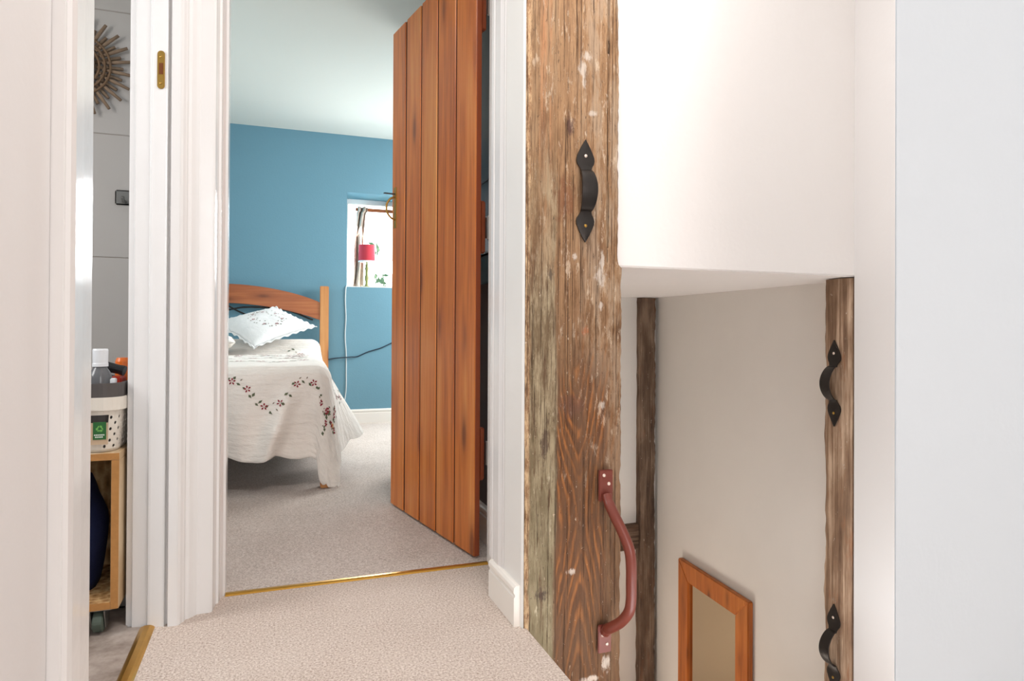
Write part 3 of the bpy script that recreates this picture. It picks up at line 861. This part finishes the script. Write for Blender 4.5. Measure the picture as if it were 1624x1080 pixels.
# outside the glass
struct(bx('ground', (-4, 5.58, -.2), (6, 14, -.06), 'foliage'), 'garden ground outside the bedroom window', 'ground')
g_ = empty('garden_shrub', (1.05, 6.4, -.06), 'faint green twig outside the bedroom window', 'shrub')
bm = bmesh.new(); tube(bm, smooth_path([(1.05, 6.4, -.07), (1.02, 6.4, .6), (1.0, 6.4, 1.2), (.95, 6.42, 1.42), (.93, 6.4, 1.56)], 5), .006, 6); under(done('stem', bm, 'foliage'), g_)
bm = bmesh.new()
for i in range(26):
    t = random.random(); c = Vector((.99-.08*t+random.uniform(-.05, .05), 6.4+random.uniform(-.05, .05), 1.12+.46*t+random.uniform(-.03, .03)))
    a = Vector((random.uniform(-1, 1), random.uniform(-.4, .4), random.uniform(-1, 1))).normalized()*.04; b = a.cross(Vector((0, 1, .3))).normalized()*.016
    bm.faces.new([bm.verts.new(c+q) for q in (-a, b, a, -b)])
tag(under(done('leaves', bm, 'foliage'), g_), None, None, 'stuff')
# cables on the blue wall
bm = bmesh.new(); tube(bm, smooth_path([(.548, 5.25, 1.066), (.530, 5.234, 1.054), (.526, 5.235, .95), (.531, 5.235, .82), (.526, 5.235, .68), (.534, 5.235, .55), (.536, 5.235, .40), (.533, 5.232, .24), (.50, 5.225, .06)], 8), .0042, 8)
tag(done('lamp_cord', bm, 'cable_white', smooth=True), 'pale cord hanging down the blue wall from the lamp on the sill', 'cord')
bm = bmesh.new(); tube(bm, smooth_path([(.40, 5.228, .50), (.45, 5.230, .508), (.53, 5.221, .514), (.57, 5.224, .517), (.62, 5.234, .520), (.70, 5.234, .555), (.80, 5.234, .585), (.88, 5.234, .622), (.98, 5.234, .66)], 8), .0042, 8)
tag(done('power_cable', bm, 'cable_black', smooth=True), 'dark cable running across the blue wall beside the bed', 'cord')

# ================================================================== BED
# bed frame of reference: corner at the foot right, dirB towards the head, dirA to the right
C0 = Vector((.262, 3.155, 0)); dB = Vector((.030, 1, 0)).normalized(); dA = Vector((dB.y, -dB.x, 0))
BED = Matrix(((dA.x, dB.x, 0, C0.x), (dA.y, dB.y, 0, C0.y), (0, 0, 1, 0), (0, 0, 0, 1)))
bed = empty('bed', (C0.x, C0.y, 0), 'pine double bed with an arched headboard against the blue wall', 'bed')
bed.matrix_world = BED
BWD, BL = 1.32, 1.98
def bb(name, a, b, mat, bev=.004): return bx(name, a, b, mat, bed, bev=bev)
hp0, hp1 = .010, .074
bb('leg', (-.052, .0, .003), (.004, .055, .30), 'bed_post_pine')
bb('leg', (-BWD, .0, .003), (-BWD+.056, .055, .30), 'bed_post_pine')
bb('headboard_post', (hp0, 2.0, .003), (hp1, 2.048, 1.055), 'bed_post_pine')
bb('headboard_post', (-BWD-.074, 2.0, .003), (-BWD-.010, 2.048, 1.055), 'bed_post_pine')
bb('side_rail', (-.022, .056, .16), (-.002, 1.999, .27), 'slat')
bb('side_rail', (-BWD+.002, .056, .16), (-BWD+.022, 1.999, .27), 'slat')
bb('foot_rail', (-BWD+.057, .012, .16), (-.053, .034, .27), 'slat')
bb('mattress', (-BWD+.03, .05, .275), (-.05, 1.98, .53), 'cushion', bev=.03)
# arched head rail
bm = bmesh.new(); top = []; bot = []
NN = 40
xa, xb = -BWD-.010, hp0
for i in range(NN+1):
    u = 2*i/NN-1
    x = xa+(xb-xa)*i/NN
    arch = 1-abs(u)**2.0
    top.append((x, .932+.125*arch**.9)); bot.append((x, .800+.118*arch))
for y0 in (2.010,):
    f1 = [bm.verts.new((x, 2.008, z)) for x, z in top]; f2 = [bm.verts.new((x, 2.008, z)) for x, z in bot]
    k1 = [bm.verts.new((x, 2.036, z)) for x, z in top]; k2 = [bm.verts.new((x, 2.036, z)) for x, z in bot]
for i in range(NN):
    bm.faces.new((f1[i], f1[i+1], f2[i+1], f2[i])); bm.faces.new((k1[i+1], k1[i], k2[i], k2[i+1]))
    bm.faces.new((f1[i], k1[i], k1[i+1], f1[i+1])); bm.faces.new((f2[i+1], k2[i+1], k2[i], f2[i]))
bm.faces.new((f1[0], f2[0], k2[0], k1[0])); bm.faces.new((f1[-1], k1[-1], k2[-1], f2[-1]))
done('headboard_rail', bm, 'bed_pine', bed, bev=.003)
bb('headboard_rail', (-BWD-.010, 2.012, .46), (hp0, 2.034, .56), 'bed_pine')
bm = bmesh.new()
for s in (-1, 1):
    cx = -BWD/2
    tube(bm, smooth_path([(cx+s*.03, 2.022, .90), (cx+s*.10, 2.022, .86), (cx+s*.22, 2.022, .80), (cx+s*.32, 2.022, .70), (cx+s*.36, 2.022, .57)], 6), .006, 8)
    tube(bm, smooth_path([(cx+s*.62, 2.022, .80), (cx+s*.42, 2.022, .875), (cx+s*.16, 2.022, .89), (cx, 2.022, .86)], 6), .006, 8)
done('scrollwork', bm, 'iron', bed, smooth=True)

# ---- bedspread
RHO = .07
def ztop(b, a):
    z = .565+.012*math.sin(b*2.1)
    t = max(0, min(1, (b-1.36)/.26)); t = t*t*(3-2*t)
    t2 = max(0, min(1, (b-1.72)/.22)); t2 = t2*t2*(3-2*t2)
    z += .10*t-.05*t2
    return z
def hemlen(s): return .014*abs(math.sin(PI*s/.20))
def spread(p, q):
    """p outward past the right edge, q outward past the foot (both negative on top) -> world"""
    pe, qe = p+RHO, q+RHO
    pp, qq = max(pe, 0), max(qe, 0)
    r = math.hypot(pp, qq)
    b = -min(q, -RHO); a = min(p, -RHO)
    zt = ztop(b, a)
    # softened hump across the width
    lp = Vector((a, b, zt))
    nz = .006*mn.noise(Vector((p*3, q*3, 1.3)))+.003*mn.noise(Vector((p*9, q*9, 4)))
    if r > 0:
        ph = math.atan2(pp, qq)                        # 0 = foot side, pi/2 = right side
        arc = RHO*PI/2
        if r < arc:
            th = r/RHO; out = RHO*math.sin(th); dn = RHO*(1-math.cos(th)); h = 0
        else:
            h = r-arc
            corner = math.sin(2*ph)
            sl = .05+.07*corner
            if ph > PI/4: sl += .22*math.sin(PI/2-(ph-PI/4)*1.0)*0
            # side waves
            if pp > 0 and qq <= 0:
                sl += .04+.44*math.exp(-((-q-.40)/.20)**2)+.10*math.sin(-q*9)*min(1, (-q-RHO)/.3)
            elif ph > .7:
                sl += .045*math.sin((ph-.7)/(PI/2-.7)*PI/2)
            wv = 0
            if qq > 0 and pp <= 0:
                d = -p-.17
                wv = .075*math.exp(-((d-h*.34)/.040)**2)+.012
                wv += .010*math.sin(p*14)+.006*math.sin(p*31+1)
                wv *= min(1, h/.22)
            if pp > 0 and qq > 0:
                wv += -.02*math.sin(ph*6)*min(1, h/.2)*0
            ca = math.sqrt(max(.1, 1-sl*sl))
            out = RHO+h*sl+wv; dn = RHO+h*ca
        ux, uy = math.sin(ph), math.cos(ph)
        lp.x = min(pe, 0)-RHO+out*ux
        lp.y = b-out*uy+RHO*0
        lp.z = max(.012, zt-dn)
        if pp == 0: lp.x = p
        if qq == 0: lp.y = -q
        w = min(1, r/.15)
        lp.x += nz*w; lp.y += nz*w
        if r > .2:
            lp.x += .004*mn.noise(Vector((p*12, q*12, 7))); lp.y += .005*mn.noise(Vector((p*10, q*14, 2)))
    lp.z += nz if r < .1 else 0
    return BED@lp
LQ = .395
ps = [-1.32-.30+i*.0125 for i in range(int((1.32+.30+LQ)/.0125)+2)]
qs = [-1.98+i*.0125 for i in range(int((1.98+LQ)/.0125)+2)]
psn = [min(p, LQ) for p in ps if p < LQ+.0125]; qsn = [min(q, LQ) for q in qs if q < LQ+.0125]
bm = bmesh.new(); uvl = bm.loops.layers.uv.new('UVMap')
grid = []
for p in psn:
    col = []
    for q in qsn:
        # scalloped hem: squeeze the overhang a little between cusps
        P_, Q_ = p, q
        if q > 0: Q_ = q*(1-(.032-hemlen(p+.045)*1.9)/LQ*max(0, q/LQ)**2)
        if p > 0: P_ = p*(1-(.032-hemlen(q)*1.9)/LQ*max(0, p/LQ)**2)
        kk = max(0, min(1, (p+.11)/.12)); kk = kk*kk*(3-2*kk)
        if Q_ > 0: Q_ *= 1+.27*kk*(1 if p < .16 else max(0, 1-(p-.16)/.2))
        # rounded corner of the sheet
        rr = math.hypot(max(P_, 0), max(Q_, 0))
        lim = .505
        if rr > lim and P_ > 0 and Q_ > 0:
            k = lim/rr; P_ *= k; Q_ *= k
        v = bm.verts.new(spread(P_, Q_)); col.append((v, (p, q)))
    grid.append(col)
for i in range(len(grid)-1):
    for j in range(len(grid[0])-1):
        qd = (grid[i][j], grid[i+1][j], grid[i+1][j+1], grid[i][j+1])
        try: f = bm.faces.new([x[0] for x in qd])
        except ValueError: continue
        for lpp, x in zip(f.loops, qd): lpp[uvl].uv = x[1]
me = bpy.data.meshes.new('bedspread'); bmesh.ops.recalc_face_normals(bm, faces=bm.faces); bm.to_mesh(me); bm.free()
for p_ in me.polygons: p_.use_smooth = True
sp = link('bedspread', me, 'spread')
sm = sp.modifiers.new('t', 'SOLIDIFY'); sm.thickness = .004; sm.offset = -1
tag(sp, 'cream quilted bedspread with embroidered flowers and scalloped hem draped over the bed', 'bedspread')

def embroider(surface, leaves, flowers, browns, parent, names=True):
    """flat stitched shapes laid just proud of the cloth; surface(u, v) -> point"""
    for kind, items, mat in (('embroidered_leaves', leaves, 'leafprint'), ('embroidered_flowers', flowers, 'redprint'), ('embroidered_stems', browns, 'brownprint')):
        if not items: continue
        bm = bmesh.new()
        for (u, v, ang_, L, Wd) in items:
            e = .004
            c = surface(u, v); n = (surface(u+e, v)-surface(u-e, v)).cross(surface(u, v+e)-surface(u, v-e))
            if n.length < 1e-12: continue
            n.normalize()
            if n.z < -.2 or (abs(n.z) <= .2 and n.y > 0): n = -n
            if kind == 'embroidered_flowers':
                for k in range(5):
                    a = ang_+k*2*PI/5
                    t = (surface(u+math.cos(a)*L, v+math.sin(a)*L)-c); s_ = n.cross(t).normalized()*Wd
                    cc = c+n*.0022
                    bm.faces.new([bm.verts.new(x) for x in (cc+t*.12, cc+t*.65+s_, cc+t, cc+t*.65-s_)])
            else:
                t = (surface(u+math.cos(ang_)*L, v+math.sin(ang_)*L)-c); s_ = n.cross(t).normalized()*Wd
                cc = c+n*.0020
                bm.faces.new([bm.verts.new(x) for x in (cc-t*.5, cc+s_-t*.05, cc+t*.5, cc-s_-t*.05)])
        o = done(kind, bm, mat, None)
        o.parent = parent
        if parent.matrix_world != Matrix(): 
            bpy.context.view_layer.update(); o.matrix_parent_inverse = parent.matrix_world.inverted()
        o['kind'] = 'stuff'
lv, flw, br = [], [], []
rr = random.Random(3)
def vine(fn, s0, s1, step=.02, big=1.0):
    s = s0; k = 0
    while s < s1:
        u, v, sl = fn(s)
        side = 1 if k % 2 else -1
        a = sl+side*rr.uniform(.5, 1.1)
        off = side*rr.uniform(.006, .022)
        uu, vv = u-math.sin(sl)*off, v+math.cos(sl)*off
        if k % 5 == 4: flw.append((u, v, rr.uniform(0, 6), .017*big, .0042*big))
        elif rr.random() < .72: lv.append((uu, vv, a, rr.uniform(.016, .024)*big, rr.uniform(.005, .007)*big))
        else: br.append((uu, vv, a, .014*big, .003*big))
        k += 1; s += step*rr.uniform(.75, 1.25)
# vine in swags round the drop
vine(lambda s: (s, .095+.062*math.sin(2*PI*s/.30+.9), .0), -1.25, .10, .014)
def corner_vine(s):
    a = s/.33
    r_ = .20+.05*math.sin(a*9)
    return (r_*math.sin(a), r_*math.cos(a), 0)
vine(corner_vine, .05, .46, .014)
vine(lambda s: (.11+.055*math.sin(2*PI*s/.30), s, PI/2), -1.9, -.05, .015)
# borders and clusters on the top
vine(lambda s: (s, -.62+.05*math.sin(2*PI*s/.26), 0), -1.1, -.10, .015, 1.5)
vine(lambda s: (s, -.88+.06*math.sin(2*PI*s/.22+1), 0), -1.1, -.10, .014, 1.6)
vine(lambda s: (s, -1.14+.06*math.sin(2*PI*s/.24+2), 0), -1.1, -.10, .014, 1.6)
vine(lambda s: (-.16+.04*math.sin(2*PI*s/.28), s, PI/2), -1.45, -.50, .018, 1.4)
vine(lambda s: (s, -.36+.05*math.sin(2*PI*s/.26+1.5), 0), -1.1, -.10, .020, 1.5)
embroider(spread, lv, flw, br, sp)

# ---- cushion
CA, CB, CC, CD = Vector((.017, 4.95, .885)), Vector((.276, 4.75, .750)), Vector((-.107, 4.33, .618)), Vector((-.365, 4.60, .768))
cn = ((CB-CA).cross(CD-CA)).normalized()
if cn.z < 0: cn = -cn
def cush(u, v, side=1):                          # u, v in -1..1
    pin = 1-.10*(1-u*u)*abs(v)**3; pin2 = 1-.10*(1-v*v)*abs(u)**3
    uu, vv = u*pin2, v*pin
    s, t = (uu+1)/2, (vv+1)/2
    p = (CA*(1-s)+CB*s)*(1-t)+(CD*(1-s)+CC*s)*t
    th = .060*max(0, (1-abs(u)**2.4))**.62*max(0, (1-abs(v)**2.4))**.62
    w = .004*mn.noise(Vector((u*3, v*3, 5)))
    return p+cn*(th*(1 if side > 0 else -.55)+w)
bm = bmesh.new(); K = 36
for side in (1, -1):
    gr = [[bm.verts.new(cush(2*i/K-1, 2*j/K-1, side)) for j in range(K+1)] for i in range(K+1)]
    for i in range(K):
        for j in range(K): bm.faces.new((gr[i][j], gr[i+1][j], gr[i+1][j+1], gr[i][j+1]))
bmesh.ops.remove_doubles(bm, verts=bm.verts, dist=.0012)
cu = tag(done('cushion', bm, 'cushion', smooth=True), 'white embroidered cushion with a frilled edge leaning on the bed', 'cushion')
bm = bmesh.new(); edge = []
for k in range(160):
    t = k/160*4; sd = int(t); f = t-sd; w = 2*f-1
    u, v = ((w, -1), (1, w), (-w, 1), (-1, -w))[sd]
    a = cush(u*.985, v*.985, 1)*.5+cush(u*.985, v*.985, -1)*.5
    c = cush(0, 0, 1)*.5+cush(0, 0, -1)*.5
    d = (a-c).normalized()
    edge.append((bm.verts.new(a), bm.verts.new(a+d*.022+cn*(.006*math.sin(k*1.25)))))
for i in range(160):
    j = (i+1) % 160
    bm.faces.new((edge[i][0], edge[j][0], edge[j][1], edge[i][1]))
fr = done('frill', bm, 'cushion', cu, smooth=True)
sm = fr.modifiers.new('t', 'SOLIDIFY'); sm.thickness = .002
L2, F2, B2 = [], [], []
for i in range(54):
    a = i*.43; r_ = .18+.30*abs(math.sin(i*.7))
    u, v = .55*math.cos(i/54*2*PI)+rr.uniform(-.07, .07), .45*math.sin(i/54*2*PI)*(1 if i % 2 else .5)+rr.uniform(-.07, .07)
    (L2 if i % 3 else B2).append((u, v, rr.uniform(0, 6), .055, .0035))
for i in range(7): F2.append((.5*math.cos(i*.9), .36*math.sin(i*.9), i, .05, .003))
embroider(lambda u, v: cush(u, v, 1), L2, F2, B2, cu)
# second cushion lying flat at the left
bm = bmesh.new()
cc = Vector((-.415, 4.42, .60))
for side in (1, -1):
    gr = [[bm.verts.new(cc+Vector((.20*u, .16*v, side*.055*max(0, 1-abs(u)**3)**.5*max(0, 1-abs(v)**3)**.5+.05))) for v in [2*j/16-1 for j in range(17)]] for u in [2*i/16-1 for i in range(17)]]
    for i in range(16):
        for j in range(16): bm.faces.new((gr[i][j], gr[i+1][j], gr[i+1][j+1], gr[i][j+1]))
tag(done('cushion', bm, 'spread', smooth=True), 'cream cushion lying at the left edge of the bedroom view beside the white one', 'cushion')

# ================================================================== TILED ROOM
# sunburst
sb = empty('sunburst_mirror', (-.69, 2.862, 1.712), 'round sunburst mirror of driftwood sticks on the tiled wall', 'mirror')
cy_ = -.0
stick = None
for i in range(44):
    a = i*2*PI/44+.04
    front = i % 2
    r0, r1 = (.085, .186) if front else (.060, .150)
    bm = bmesh.new()
    d = Vector((math.cos(a), 0, math.sin(a))); n = Vector((-math.sin(a), 0, math.cos(a)))
    y = -.016 if front else -.006
    tube(bm, [d*r0+Vector((0, y, 0)), d*(r0+r1)/2+n*.001+Vector((0, y, 0)), d*r1+Vector((0, y, 0))], [.0062, .0068, .0055], 7)
    done('stick', bm, 'stick', sb, smooth=True)
for r_ in (.057, .075, .094, .112):
    bm = bmesh.new(); pts = [Vector((r_*math.cos(t), -.025, r_*math.sin(t))) for t in [2*PI*k/48 for k in range(49)]]
    tube(bm, pts, .0045, 8, False); done('ring', bm, 'stick_dark', sb, smooth=True)
bm = bmesh.new(); lathe(bm, [(.0001, 0), (.052, 0), (.052, .006), (.0001, .006)], (0, 0, 0), 32, Matrix.Translation((0, -.022, 0))@Matrix.Rotation(PI/2, 4, 'X')); done('mirror_glass', bm, 'mirror', sb)
# hook
hk = empty('robe_hook', (-.538, 2.8675, 1.232), 'square grey metal hook on the tiled wall', 'hook')
bx('plate', (-.027, -.008, -.028), (.027, 0, .028), 'hook', hk, bev=.004)
bm = bmesh.new(); tube(bm, smooth_path([(.006, -.006, -.014), (.006, -.035, -.020), (.006, -.048, -.004)], 5), .006, 10); done('prong', bm, 'hook', hk, smooth=True)
# crate
cr = empty('crate', (-.55, 1.99, 0), 'open strand-board crate on castors just inside the left opening', 'crate')
cx0, cx1, cy0, cy1, cz0, cz1, ct = -.76, -.3465, 1.827, 2.13, .060, .436, .0175
def CR(o): return under(o, cr)
CR(bx('side_panel', (cx1-ct, cy0, cz0), (cx1, cy1, cz1-ct), 'ply', bev=.001))
CR(bx('side_panel', (cx0, cy0, cz0), (cx0+ct, cy1, cz1-ct), 'ply', bev=.001))
CR(bx('top_panel', (cx0, cy0, cz1-ct+.0002), (cx1, cy1, cz1), 'ply', bev=.001))
CR(bx('bottom_panel', (cx0+ct, cy0, cz0), (cx1-ct, cy1, cz0+ct), 'osb', bev=.001))
CR(bx('back_panel', (cx0+ct, cy1-.01, cz0+ct), (cx1-ct, cy1, cz1-ct), 'osb'))
for (a, b) in (((cx1-ct+.0006, cy0-.0008, cz0+.0006), (cx1-.0006, cy0, cz1-ct)), ((cx0+.0006, cy0-.0008, cz0+.0006), (cx0+ct-.0006, cy0, cz1-ct)), ((cx0+.0006, cy0-.0008, cz1-ct+.0008), (cx1-.0006, cy0, cz1-.0006)), ((cx0+ct, cy0-.0008, cz0+.0006), (cx1-ct, cy0, cz0+ct-.0006))):
    CR(bx('board_edge', a, b, 'osb_edge'))
for sx, sy in ((cx1-.045, cy0+.03), (cx0+.062, cy0+.03), (cx1-.062, cy1-.05), (cx0+.062, cy1-.05)):
    c = CR(bx('castor', (sx-.030, sy-.025, cz0-.003), (sx+.030, sy+.025, cz0), 'chrome'))
    for s in (-1, 1):
        bm = bmesh.new(); prism(bm, [(-.030, 0), (.030, 0), (.012, -.046), (-.012, -.046)], -.0012, .0012, Matrix.Translation((sx+s*.015, sy, cz0-.003))@Matrix(((0, 0, 1, 0), (1, 0, 0, 0), (0, 1, 0, 0), (0, 0, 0, 1))))
        f = done('fork', bm, 'chrome'); under(f, c)
    bm = bmesh.new(); lathe(bm, [(.0001, -.012), (.020, -.012), (.0255, -.009), (.0255, .009), (.020, .012), (.0001, .012)], (0, 0, 0), 24, Matrix.Translation((sx, sy-.006, .0265))@Matrix.Rotation(PI/2, 4, 'Y'))
    f = done('wheel', bm, 'rubber', smooth=False); under(f, c)
# navy bag in the crate
bm = bmesh.new(); rings = []
for k in range(13):
    t = k/12; z = cz0+ct+.001+.30*t
    s = (.155+.02*math.sin(t*PI))*(1-.22*max(0, t-.55)/.45) if t < .97 else .06
    row = []
    for i in range(40):
        a = 2*PI*i/40
        e = .75
        x = -.575+s*math.copysign(abs(math.cos(a))**e, math.cos(a)); y = 1.975+(.115 if t < .97 else .05)*math.copysign(abs(math.sin(a))**e, math.sin(a))
        w = .008*mn.noise(Vector((x*14, y*14, z*12)))
        row.append(bm.verts.new((x+w*math.cos(a), y+w*math.sin(a)-.004*math.sin(z*90)*(z > .24), z)))
    rings.append(row)
for a, b in zip(rings, rings[1:]):
    for i in range(40): bm.faces.new((a[i], a[(i+1) % 40], b[(i+1) % 40], b[i]))
bm.faces.new(rings[0][::-1]); bm.faces.new(rings[-1])
tag(done('bag', bm, 'navy', smooth=True), 'dark navy fabric bag stuffed inside the strand-board crate', 'bag')
# perforated basket
bk = empty('basket', (-.50, 1.98, cz1), 'cream perforated plastic basket on top of the crate', 'basket')
def outline(w, d, r, n=6):                      # rounded rectangle, starting at the front, with arclength
    pts = []
    for (cx, cy, a0) in ((w/2-r, -d/2+r, -PI/2), (w/2-r, d/2-r, 0), (-w/2+r, d/2-r, PI/2), (-w/2+r, -d/2+r, PI)):
        for i in range(n+1):
            a = a0+PI/2*i/n
            pts.append((cx+r*math.cos(a), cy+r*math.sin(a)))
    return pts
def resample(w, d, r, n):
    P = [Vector(p) for p in outline(w, d, r, 8)]; P.append(P[0])
    Ls = [0]
    for a, b in zip(P, P[1:]): Ls.append(Ls[-1]+(b-a).length)
    T = Ls[-1]; out = []
    k = 0
    for i in range(n):
        s = T*i/n
        while Ls[k+1] < s: k += 1
        f = (s-Ls[k])/(Ls[k+1]-Ls[k]); out.append(P[k]*(1-f)+P[k+1]*f)
    return out
bcx, bcy, bw_, bd_ = -.478, 1.993, .262, .33
NC, NR = 96, 7
zb0, zb1 = cz1+.001, cz1+.104
def bpt(i, t):                                  # i in columns (float), t height 0..1
    k = .93+.07*t
    if t < .06: k -= .02*(1-t/.06)
    P = BO
    a = P[int(i) % NC]; b = P[(int(i)+1) % NC]; f = i-int(i)
    p = a*(1-f)+b*f
    return Vector((p.x*k, p.y*k, zb0-cz1+(zb1-zb0)*t))
BO = resample(bw_, bd_, .045, NC)
bm = bmesh.new()
vc = {}
def bv(i, t):
    key = (round((i % NC), 4), round(t, 4))
    if key not in vc: vc[key] = bm.verts.new(bpt(i % NC, t))
    return vc[key]
rows = [0, .06]+[.06+.82*j/6 for j in range(1, 7)]+[1]
# columns 0.. start at the right end of the front side, running to the right flank; the front is the last stretch
front = [i for i in range(NC) if BO[i].y < -bd_/2+.002]
for i in range(NC):
    for j in range(len(rows)-1):
        t0, t1 = rows[j], rows[j+1]
        c = BO[i]
        hole = 1 <= j <= 6 and (i % 2 == j % 2 or True)
        xmid = (BO[i].x+BO[(i+1) % NC].x)/2
        onfront = BO[i].y < -bd_/2+.003
        if onfront and abs(xmid-.045) < .062 and j in (5, 6): continue        # handle opening
        if onfront and xmid < .100: hole = False
        if not hole: bm.faces.new((bv(i, t0), bv(i+1, t0), bv(i+1, t1), bv(i, t1))); continue
        ce = (i+.5, (t0+t1)/2)
        if i % 2 == j % 2:
            # an eight-sided hole
            hr = .30
            inn = [bm.verts.new(bpt((ce[0]+hr*math.cos(a)) % NC, ce[1]+hr*(t1-t0)*math.sin(a))) for a in [-3*PI/4+k*PI/4 for k in range(8)]]
            q = [bv(i, t0), bv(i+1, t0), bv(i+1, t1), bv(i, t1)]
            for s in range(4):
                bm.faces.new((q[s], q[(s+1) % 4], inn[(2*s+2) % 8], inn[2*s+1], inn[2*s]))
        else: bm.faces.new((bv(i, t0), bv(i+1, t0), bv(i+1, t1), bv(i, t1)))
bot = [bv(i, 0) for i in range(NC)]
bm.faces.new(bot)
b_ = done('basket_body', bm, 'plastic_white', bk)
b_.location = (bcx-bk.location.x, bcy-bk.location.y, 0)
sm = b_.modifiers.new('t', 'SOLIDIFY'); sm.thickness = .0022; sm.offset = -1
def band(name, w, d, r, z0, z1, th, mat):
    bm = bmesh.new()
    O = outline(w, d, r, 8); I = outline(w-2*th, d-2*th, max(.005, r-th), 8); n = len(O)
    A = [bm.verts.new((x, y, z0)) for x, y in O]; B = [bm.verts.new((x, y, z1)) for x, y in O]
    C = [bm.verts.new((x, y, z1)) for x, y in I]; D = [bm.verts.new((x, y, z0)) for x, y in I]
    for i in range(n):
        j = (i+1) % n
        for a, b in ((A, B), (B, C), (C, D), (D, A)): bm.faces.new((a[i], a[j], b[j], b[i]))
    o = done(name, bm, mat, bk, bev=.0015)
    o.location = (bcx-bk.location.x, bcy-bk.location.y, 0); return o
band('rim', bw_+.014, bd_+.014, .05, .102, .134, .007, 'plastic_white')
band('liner_band', bw_+.006, bd_+.006, .048, .130, .168, .008, 'plastic_grey')['label'] = 'charcoal upper band'
bm = bmesh.new(); prism(bm, outline(bw_-.04, bd_-.04, .03, 6), .012, .125); o = done('liner', bm, 'plastic_grey', bk); o.location = (bcx-bk.location.x, bcy-bk.location.y, 0)
# card tag with the green recycling label
fyb = bcy-bd_/2
cardo = under(bx('card_tag', (-.432, fyb-.0030, cz1+.022), (-.371, fyb-.0008, cz1+.074), 'card'), bk)
lab = under(bx('label', (-.402, fyb-.0042, cz1+.034), (-.3745, fyb-.0031, cz1+.076), 'green'), cardo)
bm = bmesh.new()
c0 = Vector((-.388, fyb-.0046, cz1+.060))
for k in range(3):
    a0 = PI/2+k*2*PI/3
    p = c0+Vector((math.cos(a0), 0, math.sin(a0)))*.0095; q = c0+Vector((math.cos(a0+2*PI/3), 0, math.sin(a0+2*PI/3)))*.0095
    d = (q-p).normalized(); n = Vector((-d.z, 0, d.x))
    a, b = p+d*.003, q-d*.006
    bm.faces.new([bm.verts.new(x) for x in (a-n*.0013, b-n*.0013, b+n*.0013, a+n*.0013)])
    bm.faces.new([bm.verts.new(x) for x in (b-n*.0034, b+d*.0045, b+n*.0034)])
under(done('recycling_symbol', bm, 'light_green'), cardo)
bm = bmesh.new()
for r_ in range(2):
    x = -.3995+r_*.002
    while x < -.3795-r_*.002:
        w = rr.uniform(.0018, .0034)
        z = cz1+.0435-r_*.0050
        bm.faces.new([bm.verts.new(v) for v in ((x, fyb-.0046, z), (x+w, fyb-.0046, z), (x+w, fyb-.0046, z+.0032), (x, fyb-.0046, z+.0032))])
        x += w+.0009
under(done('label_lettering', bm, 'white_print'), cardo)
# contents of the basket
ztp = cz1+.1255
bo = empty('bottle', (-.404, 1.90, ztp), 'grey plastic bottle with a white cap standing in the basket', 'bottle')
bm = bmesh.new(); lathe(bm, [(.0001, 0), (.024, 0), (.0255, .004), (.0255, .054), (.022, .066), (.0155, .076), (.015, .084), (.0001, .084)], (0, 0, 0), 28); done('bottle_body', bm, 'bottle', bo, smooth=True)
bm = bmesh.new(); lathe(bm, [(.0001, .080), (.0175, .080), (.0175, .087), (.0168, .089), (.0168, .090), (.0172, .120), (.016, .124), (.0001, .124)], (0, 0, 0), 32); done('cap', bm, 'cap', bo, smooth=False)
o = bx('pack', (-.398, 1.955, ztp+.001), (-.368, 2.02, ztp+.050), 'red', bev=.004); tag(o, 'red packet in the basket behind the grey bottle', 'packet')
bm = bmesh.new(); tube(bm, [(-.430, 1.99, ztp+.080), (-.376, 1.985, ztp+.066)], [.015, .012], 14); tube(bm, [(-.376, 1.985, ztp+.066), (-.366, 1.983, ztp+.063)], .013, 14)
tag(done('tube', bm, 'black', smooth=False), 'black tube lying across the red packet in the basket', 'tube')
bo = empty('spray_cap', (-.383, 2.055, ztp), 'orange bottle at the right of the basket beside the red packet', 'bottle')
bm = bmesh.new(); lathe(bm, [(.0001, 0), (.019, 0), (.019, .085), (.015, .095), (.0001, .096)], (0, 0, 0), 24); done('bottle_body', bm, 'orange', bo, smooth=False)
bo['category'] = 'bottle'; bo.name = 'orange_bottle'
o = bx('box', (-.376, 1.865, ztp+.001), (-.364, 1.885, ztp+.052), 'cap', bev=.002); tag(o, 'tiny white box at the front of the basket beside the grey bottle', 'box')
